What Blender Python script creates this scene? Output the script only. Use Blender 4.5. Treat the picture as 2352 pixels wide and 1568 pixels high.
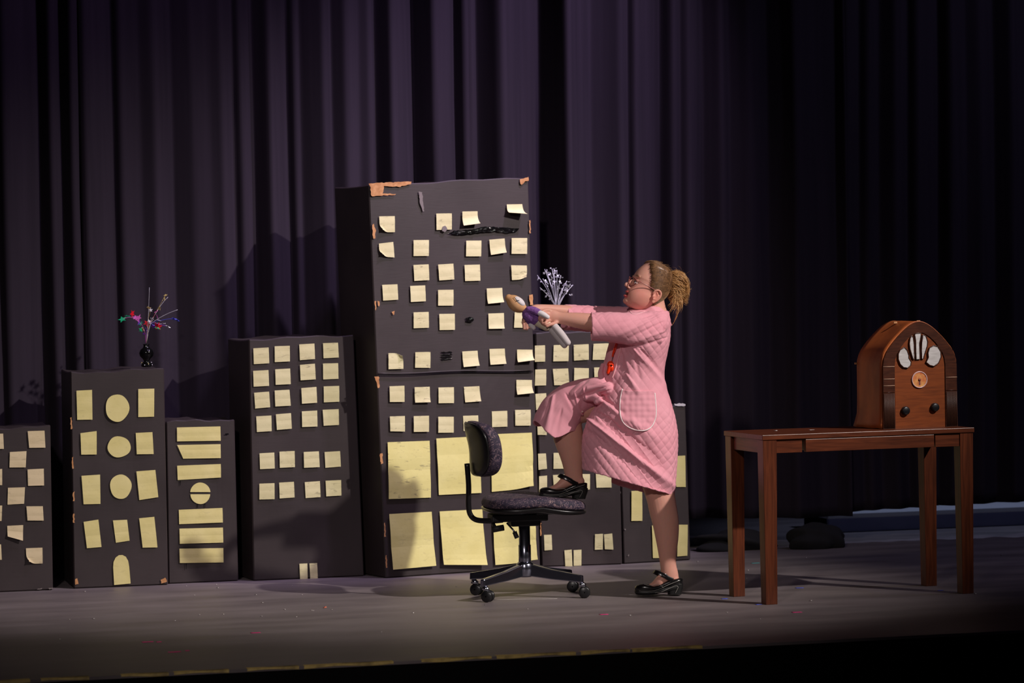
import bpy, bmesh, math, random
import numpy as np
from mathutils import Matrix, Vector
from mathutils.bvhtree import BVHTree
from mathutils.kdtree import KDTree

rnd = random.Random(7)
for o in list(bpy.data.objects):
    bpy.data.objects.remove(o, do_unlink=True)
SC = bpy.context.scene
COL = SC.collection

# ------------------------------------------------------------------ camera
F_PX, CAM_H = 7000.0, 1.5
PSI, TH, RHO = math.radians(14.5), math.atan(164 / 7000.0), math.radians(1.0)
Zv = np.array([0, 0, 1.0])
F0 = np.array([math.sin(PSI), math.cos(PSI), 0]); R0 = np.array([math.cos(PSI), -math.sin(PSI), 0])
Fw = math.cos(TH) * F0 - math.sin(TH) * Zv
Uq = math.cos(TH) * Zv + math.sin(TH) * F0
Rw = math.cos(RHO) * R0 - math.sin(RHO) * Uq
Uw = math.sin(RHO) * R0 + math.cos(RHO) * Uq
CAM = np.array([0, 0, CAM_H])
cd = bpy.data.cameras.new('camera'); cam = bpy.data.objects.new('camera', cd); COL.objects.link(cam)
cm = Matrix.Identity(4)
for i in range(3):
    cm[i][0], cm[i][1], cm[i][2], cm[i][3] = Rw[i], Uw[i], -Fw[i], CAM[i]
cam.matrix_world = cm
cd.sensor_width = 36.0; cd.lens = 36.0 * F_PX / 2352.0
cd.clip_start = 0.5; cd.clip_end = 200
cd.dof.use_dof = True; cd.dof.focus_distance = 13.95; cd.dof.aperture_fstop = 3.5
SC.camera = cam

# ------------------------------------------------------------------ light
w = bpy.data.worlds.new('dark_house'); SC.world = w; w.use_nodes = True
w.node_tree.nodes['Background'].inputs[0].default_value = (0.55, 0.45, 0.75, 1)
w.node_tree.nodes['Background'].inputs[1].default_value = 0.006
SC.view_settings.view_transform = 'Standard'; SC.view_settings.look = 'None'
SC.view_settings.gamma = 1.0; SC.view_settings.exposure = 0.0
SC.view_settings.use_curve_mapping = False

def spot(name, loc, aim, power, color, angle, blend, size):
    l = bpy.data.lights.new(name, 'SPOT'); l.energy = power; l.color = color
    l.spot_size = math.radians(angle); l.spot_blend = blend; l.shadow_soft_size = size
    o = bpy.data.objects.new(name, l); COL.objects.link(o); o.location = loc
    o.rotation_euler = (Vector(aim) - Vector(loc)).to_track_quat('-Z', 'Y').to_euler()
    return o

spot('key_spot', (10.65, 5.55, 8.0), (3.25, 14.1, 0.85), 6000, (1.0, 0.91, 0.86), 22, 0.85, 0.13)
spot('front_left_spot', (-1.5, 2.0, 6.2), (3.1, 14.0, 0.6), 1500, (1.0, 0.88, 0.84), 24, 1.0, 0.25)
spot('border_light_violet', (3.6, 12.9, 5.8), (1.8, 15.4, 1.3), 230, (0.74, 0.54, 1.0), 60, 1.0, 0.12)
spot('border_light_magenta', (5.3, 13.2, 5.6), (3.75, 15.4, 1.6), 1000, (0.82, 0.66, 1.0), 42, 1.0, 0.12)
spot('curtain_fill_blue', (8.2, 12.6, 5.6), (6.4, 15.3, 1.0), 150, (0.66, 0.62, 1.0), 70, 1.0, 0.2)  # weak bluish fill, added to lift the dark right-hand curtain
spot('platform_fill_blue', (7.0, 15.78, 2.6), (6.9, 16.0, 0.0), 55, (0.55, 0.65, 1.0), 70, 0.6, 0.2)  # unseen lamp added behind the curtain to brighten the low platform

# ------------------------------------------------------------------ helpers
def ray(px, py):
    return Fw + Rw * (px - 1176) / F_PX + Uw * (784 - py) / F_PX
def P(px, py, d):
    return CAM + ray(px, py) * d
def floor_pt(px, py, z=0.0):
    v = ray(px, py); return CAM + v * ((z - CAM[2]) / v[2])
def depth_of(p):
    return float((np.asarray(p) - CAM) @ Fw)
def plane_hit(px, py, p0, n):
    v = ray(px, py); return CAM + v * (((p0 - CAM) @ n) / (v @ n))
def lin(r, g, b):
    f = lambda c: (c / 255) / 12.92 if c <= 10 else ((c / 255 + 0.055) / 1.055) ** 2.4
    return (f(r), f(g), f(b), 1.0)

class NT:
    def __init__(s, name):
        s.m = bpy.data.materials.new(name); s.m.use_nodes = True
        s.t = s.m.node_tree; s.b = s.t.nodes['Principled BSDF']
    def n(s, kind, **kw):
        nd = s.t.nodes.new(kind)
        for k, v in kw.items():
            if k.startswith('i_'):
                nd.inputs[k[2:].replace('_', ' ')].default_value = v
            else: setattr(nd, k, v)
        return nd
    def l(s, a, b): s.t.links.new(a, b)

def mat(name, c1, c2=None, scale=8.0, rough=0.6, metal=0.0, bump=0.0, bscale=None, stretch=(1, 1, 1), spec=0.5,
        detail=4.0, lo=0.35, hi=0.65, sheen=0.0):
    q = NT(name); b = q.b
    b.inputs['Base Color'].default_value = c1; b.inputs['Roughness'].default_value = rough
    b.inputs['Metallic'].default_value = metal; b.inputs['Specular IOR Level'].default_value = spec
    if sheen: b.inputs['Sheen Weight'].default_value = sheen
    if c2 is not None or bump:
        tc = q.n('ShaderNodeTexCoord'); mp = q.n('ShaderNodeMapping'); mp.inputs['Scale'].default_value = stretch
        q.l(tc.outputs['Object'], mp.inputs['Vector'])
        no = q.n('ShaderNodeTexNoise', i_Scale=scale, i_Detail=detail); q.l(mp.outputs[0], no.inputs['Vector'])
        if c2 is not None:
            r = q.n('ShaderNodeValToRGB'); r.color_ramp.elements[0].position = lo; r.color_ramp.elements[1].position = hi
            r.color_ramp.elements[0].color = c1; r.color_ramp.elements[1].color = c2
            q.l(no.outputs['Fac'], r.inputs[0]); q.l(r.outputs[0], b.inputs['Base Color'])
        if bump:
            n2 = q.n('ShaderNodeTexNoise', i_Scale=bscale or scale, i_Detail=3.0); q.l(mp.outputs[0], n2.inputs['Vector'])
            bp = q.n('ShaderNodeBump', i_Strength=bump, i_Distance=0.01); q.l(n2.outputs['Fac'], bp.inputs['Height'])
            q.l(bp.outputs[0], b.inputs['Normal'])
    return q.m

MX = {}
def put(o, parent):
    COL.objects.link(o)
    if parent is not None: o.parent = parent
    return o
def thing(name, label, cat, loc=(0, 0, 0), rotz=0.0, group=None):
    o = bpy.data.objects.new(name, None); o.empty_display_size = 0.05
    o.location = Vector(loc); o.rotation_euler = (0, 0, rotz); COL.objects.link(o)
    MX[o.name] = Matrix.Translation(Vector(loc)) @ Matrix.Rotation(rotz, 4, 'Z')
    tag(o, label, cat, group); return o
def tag(o, label=None, cat=None, group=None, kind=None):
    if label: o['label'] = label
    if cat: o['category'] = cat
    if group: o['group'] = group
    if kind: o['kind'] = kind
    return o
def mk(name, verts, faces, m, parent=None, smooth=True, local=False, base=None, recalc=True, mods=None):
    """one mesh object; verts in world metres (or in the parent's frame when local)"""
    V = np.array(verts, dtype=float)
    if parent is not None:
        M = MX[parent.name]
        if not local:
            Mi = np.array(M.inverted()); V = V @ Mi[:3, :3].T + Mi[:3, 3]
        loc = None
    else:
        if base is None:
            base = np.array([V[:, 0].mean(), V[:, 1].mean(), V[:, 2].min()])
        V = V - np.array(base); loc = base
    me = bpy.data.meshes.new(name); me.from_pydata([tuple(v) for v in V], [], [tuple(f) for f in faces])
    if recalc:
        bm = bmesh.new(); bm.from_mesh(me); bmesh.ops.recalc_face_normals(bm, faces=bm.faces); bm.to_mesh(me); bm.free()
    me.materials.append(m)
    if smooth: me.polygons.foreach_set('use_smooth', [True] * len(me.polygons))
    o = bpy.data.objects.new(name, me); put(o, parent)
    if loc is not None: o.location = Vector(loc)
    MX[o.name] = MX[parent.name] if parent is not None else Matrix.Translation(Vector(loc))
    for kind, kw in (mods or []):
        md = o.modifiers.new(kind.lower(), kind)
        for k, v in kw.items(): setattr(md, k, v)
    return o
BEV = lambda wd, s=2: ('BEVEL', dict(width=wd, segments=s, limit_method='ANGLE', angle_limit=math.radians(40)))

def box_vf(c, s):
    x, y, z = c; a, b, d = s[0] / 2, s[1] / 2, s[2] / 2
    v = [(x + i * a, y + j * b, z + k * d) for k in (-1, 1) for j in (-1, 1) for i in (-1, 1)]
    f = [(0, 2, 3, 1), (4, 5, 7, 6), (0, 1, 5, 4), (2, 6, 7, 3), (0, 4, 6, 2), (1, 3, 7, 5)]
    return v, f
def hexa_vf(b4, t4):
    v = list(b4) + list(t4)
    return v, [(3, 2, 1, 0), (4, 5, 6, 7), (0, 1, 5, 4), (1, 2, 6, 5), (2, 3, 7, 6), (3, 0, 4, 7)]
def merge(*parts):
    V, F = [], []
    for v, f in parts:
        k = len(V); V += [tuple(q) for q in v]; F += [tuple(i + k for i in q) for q in f]
    return V, F
def box(name, c, s, m, parent, bevel=0.004, local=True):
    v, f = box_vf(c, s)
    return mk(name, v, f, m, parent, smooth=False, local=local, mods=[BEV(bevel)] if bevel else None)
def catmull(pts, k):
    pts = np.array(pts, float); n = len(pts)
    if n < 3 or k <= 1:
        return pts if k <= 1 else np.array([pts[0] + (pts[-1] - pts[0]) * t for t in np.linspace(0, 1, k + 1)])
    out = []
    for i in range(n - 1):
        p0 = pts[max(i - 1, 0)]; p1 = pts[i]; p2 = pts[i + 1]; p3 = pts[min(i + 2, n - 1)]
        for j in range(k):
            t = j / k
            out.append(0.5 * ((2 * p1) + (p2 - p0) * t + (2 * p0 - 5 * p1 + 4 * p2 - p3) * t * t + (3 * p1 - p0 - 3 * p2 + p3) * t ** 3))
    out.append(pts[-1]); return np.array(out)
def tube(pts, r, n=8, k=1, close=False):
    """round tube along points; r number or list"""
    pts = np.array(pts, float); rr = np.full(len(pts), r, float) if np.isscalar(r) else np.array(r, float)
    q = catmull(np.column_stack([pts, rr]), k); pts, rr = q[:, :3], q[:, 3]; N = len(pts)
    if close: T = np.roll(pts, -1, 0) - np.roll(pts, 1, 0)
    else: T = np.gradient(pts, axis=0)
    T /= np.linalg.norm(T, axis=1)[:, None] + 1e-12
    ref = np.array([0.13, 0.21, 0.97]) if abs(T[0][2]) < 0.9 else np.array([0.97, 0.2, 0.1])
    A = np.cross(T[0], ref); A /= np.linalg.norm(A); V = []
    for i in range(N):
        A = A - T[i] * (A @ T[i]); A /= np.linalg.norm(A) + 1e-12; B = np.cross(T[i], A)
        for j in range(n):
            a = 2 * math.pi * j / n; V.append(pts[i] + rr[i] * (math.cos(a) * A + math.sin(a) * B))
    F = []
    for i in range(N if close else N - 1):
        i2 = (i + 1) % N
        for j in range(n):
            j2 = (j + 1) % n; F.append((i * n + j, i * n + j2, i2 * n + j2, i2 * n + j))
    if not close: F += [tuple(range(n))[::-1], tuple((N - 1) * n + j for j in range(n))]
    return V, F
def lathe(prof, n=24, c=(0, 0, 0), ax='z'):
    V, F = [], []
    for r, z in prof:
        for j in range(n):
            a = 2 * math.pi * j / n; x, y = r * math.cos(a), r * math.sin(a)
            p = (x, y, z) if ax == 'z' else ((x, z, y) if ax == 'y' else (z, x, y))
            V.append((c[0] + p[0], c[1] + p[1], c[2] + p[2]))
    for i in range(len(prof) - 1):
        for j in range(n):
            j2 = (j + 1) % n; F.append((i * n + j, i * n + j2, (i + 1) * n + j2, (i + 1) * n + j))
    F += [tuple(range(n))[::-1], tuple((len(prof) - 1) * n + j for j in range(n))]
    return V, F
def noise1(x, seed=0):
    r = np.random.RandomState(seed); s = 0
    for k in range(5):
        s = s + r.uniform(.4, 1) * np.sin(np.asarray(x) * (1.0 + k * 1.37) + r.uniform(0, 6.28)) / (k + 1)
    return s

# ------------------------------------------------------------------ the stage
m_floor = NT('stage_floor_black'); q = m_floor
tc = q.n('ShaderNodeTexCoord'); mp = q.n('ShaderNodeMapping'); mp.inputs['Scale'].default_value = (1, 3.5, 1)
q.l(tc.outputs['Object'], mp.inputs['Vector'])
n1 = q.n('ShaderNodeTexNoise', i_Scale=1.6, i_Detail=8.0); q.l(mp.outputs[0], n1.inputs['Vector'])
r1 = q.n('ShaderNodeValToRGB'); r1.color_ramp.elements[0].position = .3; r1.color_ramp.elements[1].position = .72
r1.color_ramp.elements[0].color = lin(102, 93, 95); r1.color_ramp.elements[1].color = lin(130, 120, 121)
q.l(n1.outputs['Fac'], r1.inputs[0])
n2 = q.n('ShaderNodeTexNoise', i_Scale=22.0, i_Detail=6.0); q.l(mp.outputs[0], n2.inputs['Vector'])
r2 = q.n('ShaderNodeValToRGB'); r2.color_ramp.elements[0].position = .66; r2.color_ramp.elements[1].position = .80
r2.color_ramp.elements[0].color = (0, 0, 0, 1); r2.color_ramp.elements[1].color = (.5, .5, .5, 1)
q.l(n2.outputs['Fac'], r2.inputs[0])
mx = q.n('ShaderNodeMixRGB', blend_type='MIX'); mx.inputs[2].default_value = lin(135, 126, 122)
q.l(r2.outputs[0], mx.inputs[0]); q.l(r1.outputs[0], mx.inputs[1]); q.l(mx.outputs[0], q.b.inputs['Base Color'])
r3 = q.n('ShaderNodeMapRange'); r3.inputs[3].default_value = .42; r3.inputs[4].default_value = .68
q.l(n1.outputs['Fac'], r3.inputs[0]); q.l(r3.outputs[0], q.b.inputs['Roughness'])
m_floor = m_floor.m
m_black = mat('matt_black', lin(14, 13, 14), rough=.9, spec=.1)
EDGE_Y, CUR_Y = 11.46, 15.37

def slab(name, x0, x1, y0, y1, z0, z1, m, kind='structure'):
    v, f = box_vf(((x0 + x1) / 2, (y0 + y1) / 2, (z0 + z1) / 2), (x1 - x0, y1 - y0, z1 - z0))
    o = mk(name, v, f, m, smooth=False, base=((x0 + x1) / 2, (y0 + y1) / 2, z0)); o['kind'] = kind; return o
slab('floor', -6, 14, EDGE_Y, 19, -0.012, 0, m_floor)
slab('wall_stage_front', -6, 14, EDGE_Y + .004, EDGE_Y + .14, -1.2, -0.012, m_black)
slab('floor_pit', -6, 14, 4, EDGE_Y + .004, -1.26, -1.2, m_black)
slab('wall_back', -6, 14, 18.6, 18.75, 0, 7, m_black)

# worn yellow line along the stage edge
yt = NT('worn_yellow_tape')
tc = yt.n('ShaderNodeTexCoord'); no = yt.n('ShaderNodeTexNoise', i_Scale=7.0, i_Detail=6.0); yt.l(tc.outputs['Object'], no.inputs['Vector'])
rp = yt.n('ShaderNodeValToRGB'); rp.color_ramp.elements[0].position = .36; rp.color_ramp.elements[1].position = .52
rp.color_ramp.elements[0].color = lin(70, 60, 46); rp.color_ramp.elements[1].color = lin(196, 170, 100)
yt.l(no.outputs['Fac'], rp.inputs[0]); yt.l(rp.outputs[0], yt.b.inputs['Base Color'])
segs = [(.60, 1.08), (1.12, 1.30), (1.42, 1.60), (1.62, 1.83), (1.90, 2.10), (2.12, 2.47), (2.58, 2.86), (2.88, 3.20), (3.22, 3.42), (3.43, 3.72)]
for a, b in segs:
    V, F = [], []
    for x in np.linspace(a, b, 10):
        for (y, z) in ((EDGE_Y + .034 + .004 * math.sin(x * 31), .0015), (EDGE_Y - .0015, .0015), (EDGE_Y - .0015, -.008 + .003 * math.sin(x * 23))):
            V.append((x, y, z))
    for i in range(9):
        for j in range(2): F.append((i * 3 + j, i * 3 + j + 1, i * 3 + j + 4, i * 3 + j + 3))
    tag(mk('edge_tape', V, F, yt.m, base=((a + b) / 2, EDGE_Y, 0)), 'worn piece of the yellow tape line along the front edge of the stage', 'tape', 'worn yellow tape along the stage edge')

# ------------------------------------------------------------------ curtain
def velour(name, c1, c2):
    q = NT(name); b = q.b
    tc = q.n('ShaderNodeTexCoord'); mp = q.n('ShaderNodeMapping'); mp.inputs['Scale'].default_value = (25, 25, .8)
    q.l(tc.outputs['Object'], mp.inputs['Vector']); no = q.n('ShaderNodeTexNoise', i_Scale=1.0, i_Detail=4.0)
    q.l(mp.outputs[0], no.inputs['Vector']); r = q.n('ShaderNodeValToRGB')
    r.color_ramp.elements[0].position = .3; r.color_ramp.elements[1].position = .7
    r.color_ramp.elements[0].color = c1; r.color_ramp.elements[1].color = c2
    q.l(no.outputs['Fac'], r.inputs[0]); q.l(r.outputs[0], b.inputs['Base Color'])
    b.inputs['Roughness'].default_value = .9; b.inputs['Specular IOR Level'].default_value = .1
    return q.m
m_velour = velour('dark_violet_velour', lin(42, 36, 45), lin(48, 41, 51))
# fold table read from the photograph: (pixel x at mid height, slope of the cloth: + turns to the right, - turns to the left)
FOLDS = [(-260, .0), (-200, .6), (-120, -.7), (-60, .5), (0, -.9), (15, .35), (60, .15), (100, -1.3), (124, .35), (150, -1.5), (170, .3), (188, -1.2), (200, .45),
         (240, .5), (268, -.9), (284, .25), (330, -.25), (362, .8), (404, -.35), (450, .0), (490, -.25), (518, .9), (546, -.8), (562, .9), (592, -.7),
         (626, 1.0), (676, -1.6), (688, .6), (700, -.7), (752, .9), (768, -.8), (800, .2), (830, -.4), (853, .9), (872, -1.1), (900, .7), (930, .95), (966, -1.6), (1000, -.15),
         (1030, .15), (1044, .9), (1056, -1.8), (1076, .8), (1082, -1.4), (1090, .9), (1099, -1.2), (1140, -.6), (1152, .9), (1185, 1.2), (1205, .35), (1225, .9), (1256, -1.5),
         (1298, 1.2), (1325, .8), (1366, -.15), (1395, -.35), (1426, .95), (1448, -2.0), (1456, .8), (1500, 1.0), (1528, -1.6), (1546, 1.0), (1566, -1.0), (1580, .7), (1622, -.8),
         (1655, .6), (1678, -.4), (1720, .35), (1770, -.5), (1810, -1.2), (1820, .4), (1880, .2), (1930, -1.0), (1948, .4), (1985, -.8), (2000, .4), (2030, -.6), (2060, .6),
         (2095, -.9), (2110, .5), (2170, -1.1), (2190, .4), (2230, -.4), (2260, .5), (2300, -.8), (2330, .5), (2400, -.8), (2440, .6), (2520, -.7), (2600, .4), (2700, 0)]
fx = np.array([a for a, b in FOLDS], float); fs = np.array([b for a, b in FOLDS], float)
N0 = np.array([0, 1.0, 0]); CP = np.array([0, CUR_Y, 0])
SXs = np.array([plane_hit(x, 560, CP, N0)[0] for x in fx])
gx = np.linspace(SXs[0], SXs[-1], 4200)
idx = np.clip(np.searchsorted(SXs, gx, side='right') - 1, 0, len(fs) - 1)
gs = fs[idx]
ker = np.hanning(27); ker /= ker.sum(); gs = np.convolve(gs, ker, 'same')
gd = np.cumsum(gs) * (gx[1] - gx[0])
k2 = np.hanning(401); k2 /= k2.sum()
gd = gd - np.convolve(np.pad(gd, 200, mode='edge'), k2, 'valid')[:len(gd)]
gd = np.clip(gd * 1.5, -.12, .13)
def curtain(name, x0, x1, label, hem, dy=0.0, seed=1, top=4.6):
    xs = np.linspace(x0, x1, max(40, int((x1 - x0) / .0085)))
    zs = np.concatenate([[hem(0) * 0], np.linspace(.06, .5, 5), np.linspace(.8, top, 9)])
    rows = []
    for zi, z in enumerate(zs):
        sway = .018 * noise1(xs * 1.1 + z * .45, seed) * (z - 1.6) / 2.0
        d = np.interp(xs + sway, gx, gd) * (1.0 - .10 * min(z / 4, 1)) + .012 * noise1(xs * 3 + z * .6, seed + 5)
        zz = np.array([hem(x) for x in xs]) + z if zi > 0 else np.array([hem(x) for x in xs])
        rows.append(np.column_stack([xs, CUR_Y + dy + d, zz]))
    n = len(xs); V = np.concatenate(rows); F = []
    for i in range(len(zs) - 1):
        for j in range(n - 1): F.append((i * n + j, i * n + j + 1, (i + 1) * n + j + 1, (i + 1) * n + j))
    o = mk(name, V, F, m_velour, recalc=False, base=((x0 + x1) / 2, CUR_Y + dy, .1), mods=[('SOLIDIFY', dict(thickness=.006, offset=1))])
    tag(o, label, 'curtain'); return o
Xc = lambda px, py=560: float(plane_hit(px, py, CP, N0)[0])
curtain('stage_curtain', SXs[0] + .02, Xc(184), 'dark stage curtain panel hanging behind the low checkered cardboard building', lambda x: .15, dy=.0, seed=2)
curtain('stage_curtain', Xc(188), Xc(1944), 'wide dark violet stage curtain hanging behind the cardboard buildings and the person', lambda x: .16 + .010 * math.sin(x * 3), seed=3)
curtain('stage_curtain', Xc(1940), SXs[-1] - .02, 'black stage curtain panel hanging behind the arched radio', lambda x: .168 + .02 * (x - 5.8), dy=.05, seed=4)

# ------------------------------------------------------------------ cardboard buildings
def painted_card(name, c1, c2, rough):
    q = NT(name); b = q.b
    tc = q.n('ShaderNodeTexCoord'); no = q.n('ShaderNodeTexNoise', i_Scale=3.0, i_Detail=6.0); q.l(tc.outputs['Object'], no.inputs['Vector'])
    r = q.n('ShaderNodeValToRGB'); r.color_ramp.elements[0].position = .35; r.color_ramp.elements[1].position = .68
    r.color_ramp.elements[0].color = c1; r.color_ramp.elements[1].color = c2
    q.l(no.outputs['Fac'], r.inputs[0]); q.l(r.outputs[0], b.inputs['Base Color'])
    mp = q.n('ShaderNodeMapping'); mp.inputs['Scale'].default_value = (5, 5, 40); q.l(tc.outputs['Object'], mp.inputs['Vector'])
    n2 = q.n('ShaderNodeTexNoise', i_Scale=3.0, i_Detail=4.0); q.l(mp.outputs[0], n2.inputs['Vector'])
    bp = q.n('ShaderNodeBump', i_Strength=.05, i_Distance=.004); q.l(n2.outputs['Fac'], bp.inputs['Height']); q.l(bp.outputs[0], b.inputs['Normal'])
    b.inputs['Roughness'].default_value = rough; b.inputs['Specular IOR Level'].default_value = .45
    return q.m
m_card = painted_card('black_painted_cardboard', lin(50, 42, 43), lin(60, 51, 52), .5)
m_tear = mat('torn_brown_cardboard', lin(176, 122, 76), lin(206, 152, 104), scale=40, rough=.9)
m_wet = mat('glossy_black_paint', lin(14, 13, 14), rough=.08, bump=.8, bscale=60)
m_scuff = mat('pale_scuff', lin(120, 110, 108), rough=.7)
def paper(name, c1, c2, mark, seed):
    q = NT(name); b = q.b
    tc = q.n('ShaderNodeTexCoord'); mp = q.n('ShaderNodeMapping'); mp.inputs['Location'].default_value = (seed * 3.1, seed, seed * 1.7)
    q.l(tc.outputs['Object'], mp.inputs['Vector'])
    no = q.n('ShaderNodeTexNoise', i_Scale=9.0, i_Detail=4.0); q.l(mp.outputs[0], no.inputs['Vector'])
    r = q.n('ShaderNodeValToRGB'); r.color_ramp.elements[0].position = .35; r.color_ramp.elements[1].position = .65
    r.color_ramp.elements[0].color = c1; r.color_ramp.elements[1].color = c2; q.l(no.outputs['Fac'], r.inputs[0])
    m2 = q.n('ShaderNodeMapping'); m2.inputs['Scale'].default_value = (22, 22, 75); q.l(mp.outputs[0], m2.inputs['Vector'])
    n2 = q.n('ShaderNodeTexNoise', i_Scale=1.0, i_Detail=5.0, i_Distortion=.8); q.l(m2.outputs[0], n2.inputs['Vector'])
    r2 = q.n('ShaderNodeValToRGB'); r2.color_ramp.elements[0].position = .60; r2.color_ramp.elements[1].position = .70
    r2.color_ramp.elements[0].color = (0, 0, 0, 1); r2.color_ramp.elements[1].color = (mark, mark, mark, 1); q.l(n2.outputs['Fac'], r2.inputs[0])
    mx = q.n('ShaderNodeMixRGB'); mx.inputs[2].default_value = lin(120, 110, 90)
    q.l(r2.outputs[0], mx.inputs[0]); q.l(r.outputs[0], mx.inputs[1]); q.l(mx.outputs[0], b.inputs['Base Color'])
    bp = q.n('ShaderNodeBump', i_Strength=.35, i_Distance=.01); q.l(no.outputs['Fac'], bp.inputs['Height']); q.l(bp.outputs[0], b.inputs['Normal'])
    b.inputs['Roughness'].default_value = .75; b.inputs['Specular IOR Level'].default_value = .25
    return q.m
m_notes = [paper('pale_yellow_note_%s' % a, lin(214, 205, 158), lin(222, 214, 168), mk_, s) for a, mk_, s in (('plain', .12, 1), ('pencilled', .55, 2), ('creased', .3, 3))]
m_note_buff = paper('buff_note', lin(216, 198, 158), lin(224, 206, 168), .25, 4)
m_sheet = paper('yellow_paper_sheet', lin(222, 212, 138), lin(228, 219, 148), .14, 5)
m_sheet_mark = paper('yellow_paper_sheet_with_pencil', lin(222, 212, 138), lin(228, 219, 148), .6, 6)
m_window = paper('yellow_window_paper', lin(218, 206, 138), lin(226, 214, 150), .10, 7)

class Building:
    def __init__(s, label, BL, BR, TR, TL, depth, dents=.004, seed=0, side_x=0.0):
        s.p0 = floor_pt(*BL); pr = floor_pt(*BR)
        s.p0[2] = pr[2] = .002
        u = pr - s.p0; s.u = u / np.linalg.norm(u); s.n = np.array([-s.u[1], s.u[0], 0])   # n points away from the viewer
        if s.n[1] < 0: s.n = -s.n
        s.dn = np.array([side_x, 1.0, 0])
        tl, tr = s.hit(*TL), s.hit(*TR)
        s.t = thing('cardboard_building', label, 'prop building', loc=(s.p0 + pr) / 2 + s.n * depth / 2, rotz=math.atan2(s.u[1], s.u[0]))
        nx, nz = 14, 26; V = []; F = []; r = np.random.RandomState(seed)
        ph = r.uniform(0, 6.28, 6)
        for k in range(nz + 1):
            b = k / nz
            for i in range(nx + 1):
                a = i / nx
                p = (s.p0 * (1 - a) + pr * a) * (1 - b) + (tl * (1 - a) + tr * a) * b
                e = math.sin(math.pi * a) * math.sin(math.pi * b)
                d = dents * e * (math.sin(5 * a + ph[0]) * math.sin(6 * b + ph[1]) + .5 * math.sin(11 * a + ph[2]) * math.sin(15 * b + ph[3]))
                p = p + s.n * (d + dents)
                if k == nz: p[2] += .004 * math.sin(7 * a + ph[4]) + .003 * math.sin(19 * a + ph[5])
                V.append(p)
        ring = [i for i in range(nx + 1)] + [k * (nx + 1) + nx for k in range(1, nz + 1)] + [nz * (nx + 1) + i for i in range(nx - 1, -1, -1)] + [k * (nx + 1) for k in range(nz - 1, 0, -1)]
        for k in range(nz):
            for i in range(nx):
                a = k * (nx + 1) + i; F.append((a, a + 1, a + nx + 2, a + nx + 1))
        prev = ring; steps = 5
        for st in range(1, steps + 1):
            cur = []
            for j, v in enumerate(ring):
                p = V[v] + s.dn * (depth * st / steps)
                bow = .006 * math.sin(math.pi * st / steps)
                p = p + (0, 0, -bow if v >= nz * (nx + 1) else 0)
                cur.append(len(V)); V.append(p)
            for j in range(len(ring)):
                j2 = (j + 1) % len(ring); F.append((prev[j], cur[j], cur[j2], prev[j2]))
            prev = cur
        F.append(tuple(prev[::-1]))
        s.body = mk('box', V, F, m_card, s.t, smooth=False, mods=[BEV(.005, 1)])
        s.depth = depth; s.top = (tl, tr)
    def hit(s, px, py, off=0.0):
        return plane_hit(px, py, s.p0 - s.n * off, s.n)
    def note(s, quad, m=None, curl=0.0, corner=None, name='sticky_note', off=.003, g=9, wav=.0012):
        """quad: four photo pixels TL TR BR BL, or (x0, y0, x1, y1)"""
        if len(quad) == 4 and np.isscalar(quad[0]):
            x0, y0, x1, y1 = quad; j = lambda: rnd.uniform(-1.1, 1.1)
            sk = rnd.uniform(-1.2, 1.2)
            quad = [(x0 + sk + j() * .4, y0 + j()), (x1 + sk + j() * .4, y0 + j() - .6), (x1 - sk + j() * .4 + .6, y1 + j() - .6), (x0 - sk + j() * .4 + .6, y1 + j())]
        c = [s.hit(px, py, off) for px, py in quad]; V, F = [], []; ph = rnd.uniform(0, 6)
        for k in range(g + 1):
            b = k / g
            for i in range(g + 1):
                a = i / g
                p = (c[0] * (1 - a) + c[1] * a) * (1 - b) + (c[3] * (1 - a) + c[2] * a) * b
                lift = wav * math.sin(5 * b + ph) * math.sin(math.pi * b)
                if curl > 0: lift += curl * b ** 3 * (.75 + .5 * a)
                if corner is not None:
                    e = max(0, (a if corner in ('br', 'tr') else 1 - a) + (b if corner in ('br', 'bl') else 1 - b) - 1.35); lift += .04 * e * e
                    p = p - (s.u * (1 if corner in ('br', 'tr') else -1) * .012 + np.array([0, 0, -1 if corner in ('br', 'bl') else 1]) * .012) * min(1, e * e * 3)
                p = p - s.n * abs(lift)
                if curl > 0: p = p + np.array([0, 0, curl * .25 * b ** 4])
                V.append(p)
        for k in range(g):
            for i in range(g):
                a = k * (g + 1) + i; F.append((a, a + 1, a + g + 2, a + g + 1))
        o = mk(name, V, F, m or rnd.choice(m_notes), s.t, recalc=False, smooth=False, mods=[('SOLIDIFY', dict(thickness=.0006, offset=0))])
        return o
    def shape(s, pts, m, name, off=.003, th=.0008):
        front = [s.hit(px, py, off + th) for px, py in pts]; n = len(front)
        back = [p + s.n * th for p in front]
        F = [tuple(range(n)), tuple(range(2 * n - 1, n - 1, -1))] + [(i, n + i, n + (i + 1) % n, (i + 1) % n) for i in range(n)]
        return mk(name, front + back, F, m, s.t, smooth=False)
    def ellipse(s, cx, cy, rx, ry, m, name, a0=0, a1=360, wob=.02):
        n = 36; ph = rnd.uniform(0, 6); pts = []
        for i in range(n + (0 if a1 - a0 == 360 else 1)):
            a = math.radians(a0 + (a1 - a0) * i / n); k = 1 + wob * math.sin(3 * a + ph) + wob * .7 * math.sin(5 * a + 2 * ph)
            pts.append((cx + rx * k * math.cos(a), cy - ry * k * math.sin(a)))
        return s.shape(pts, m, name)
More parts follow.
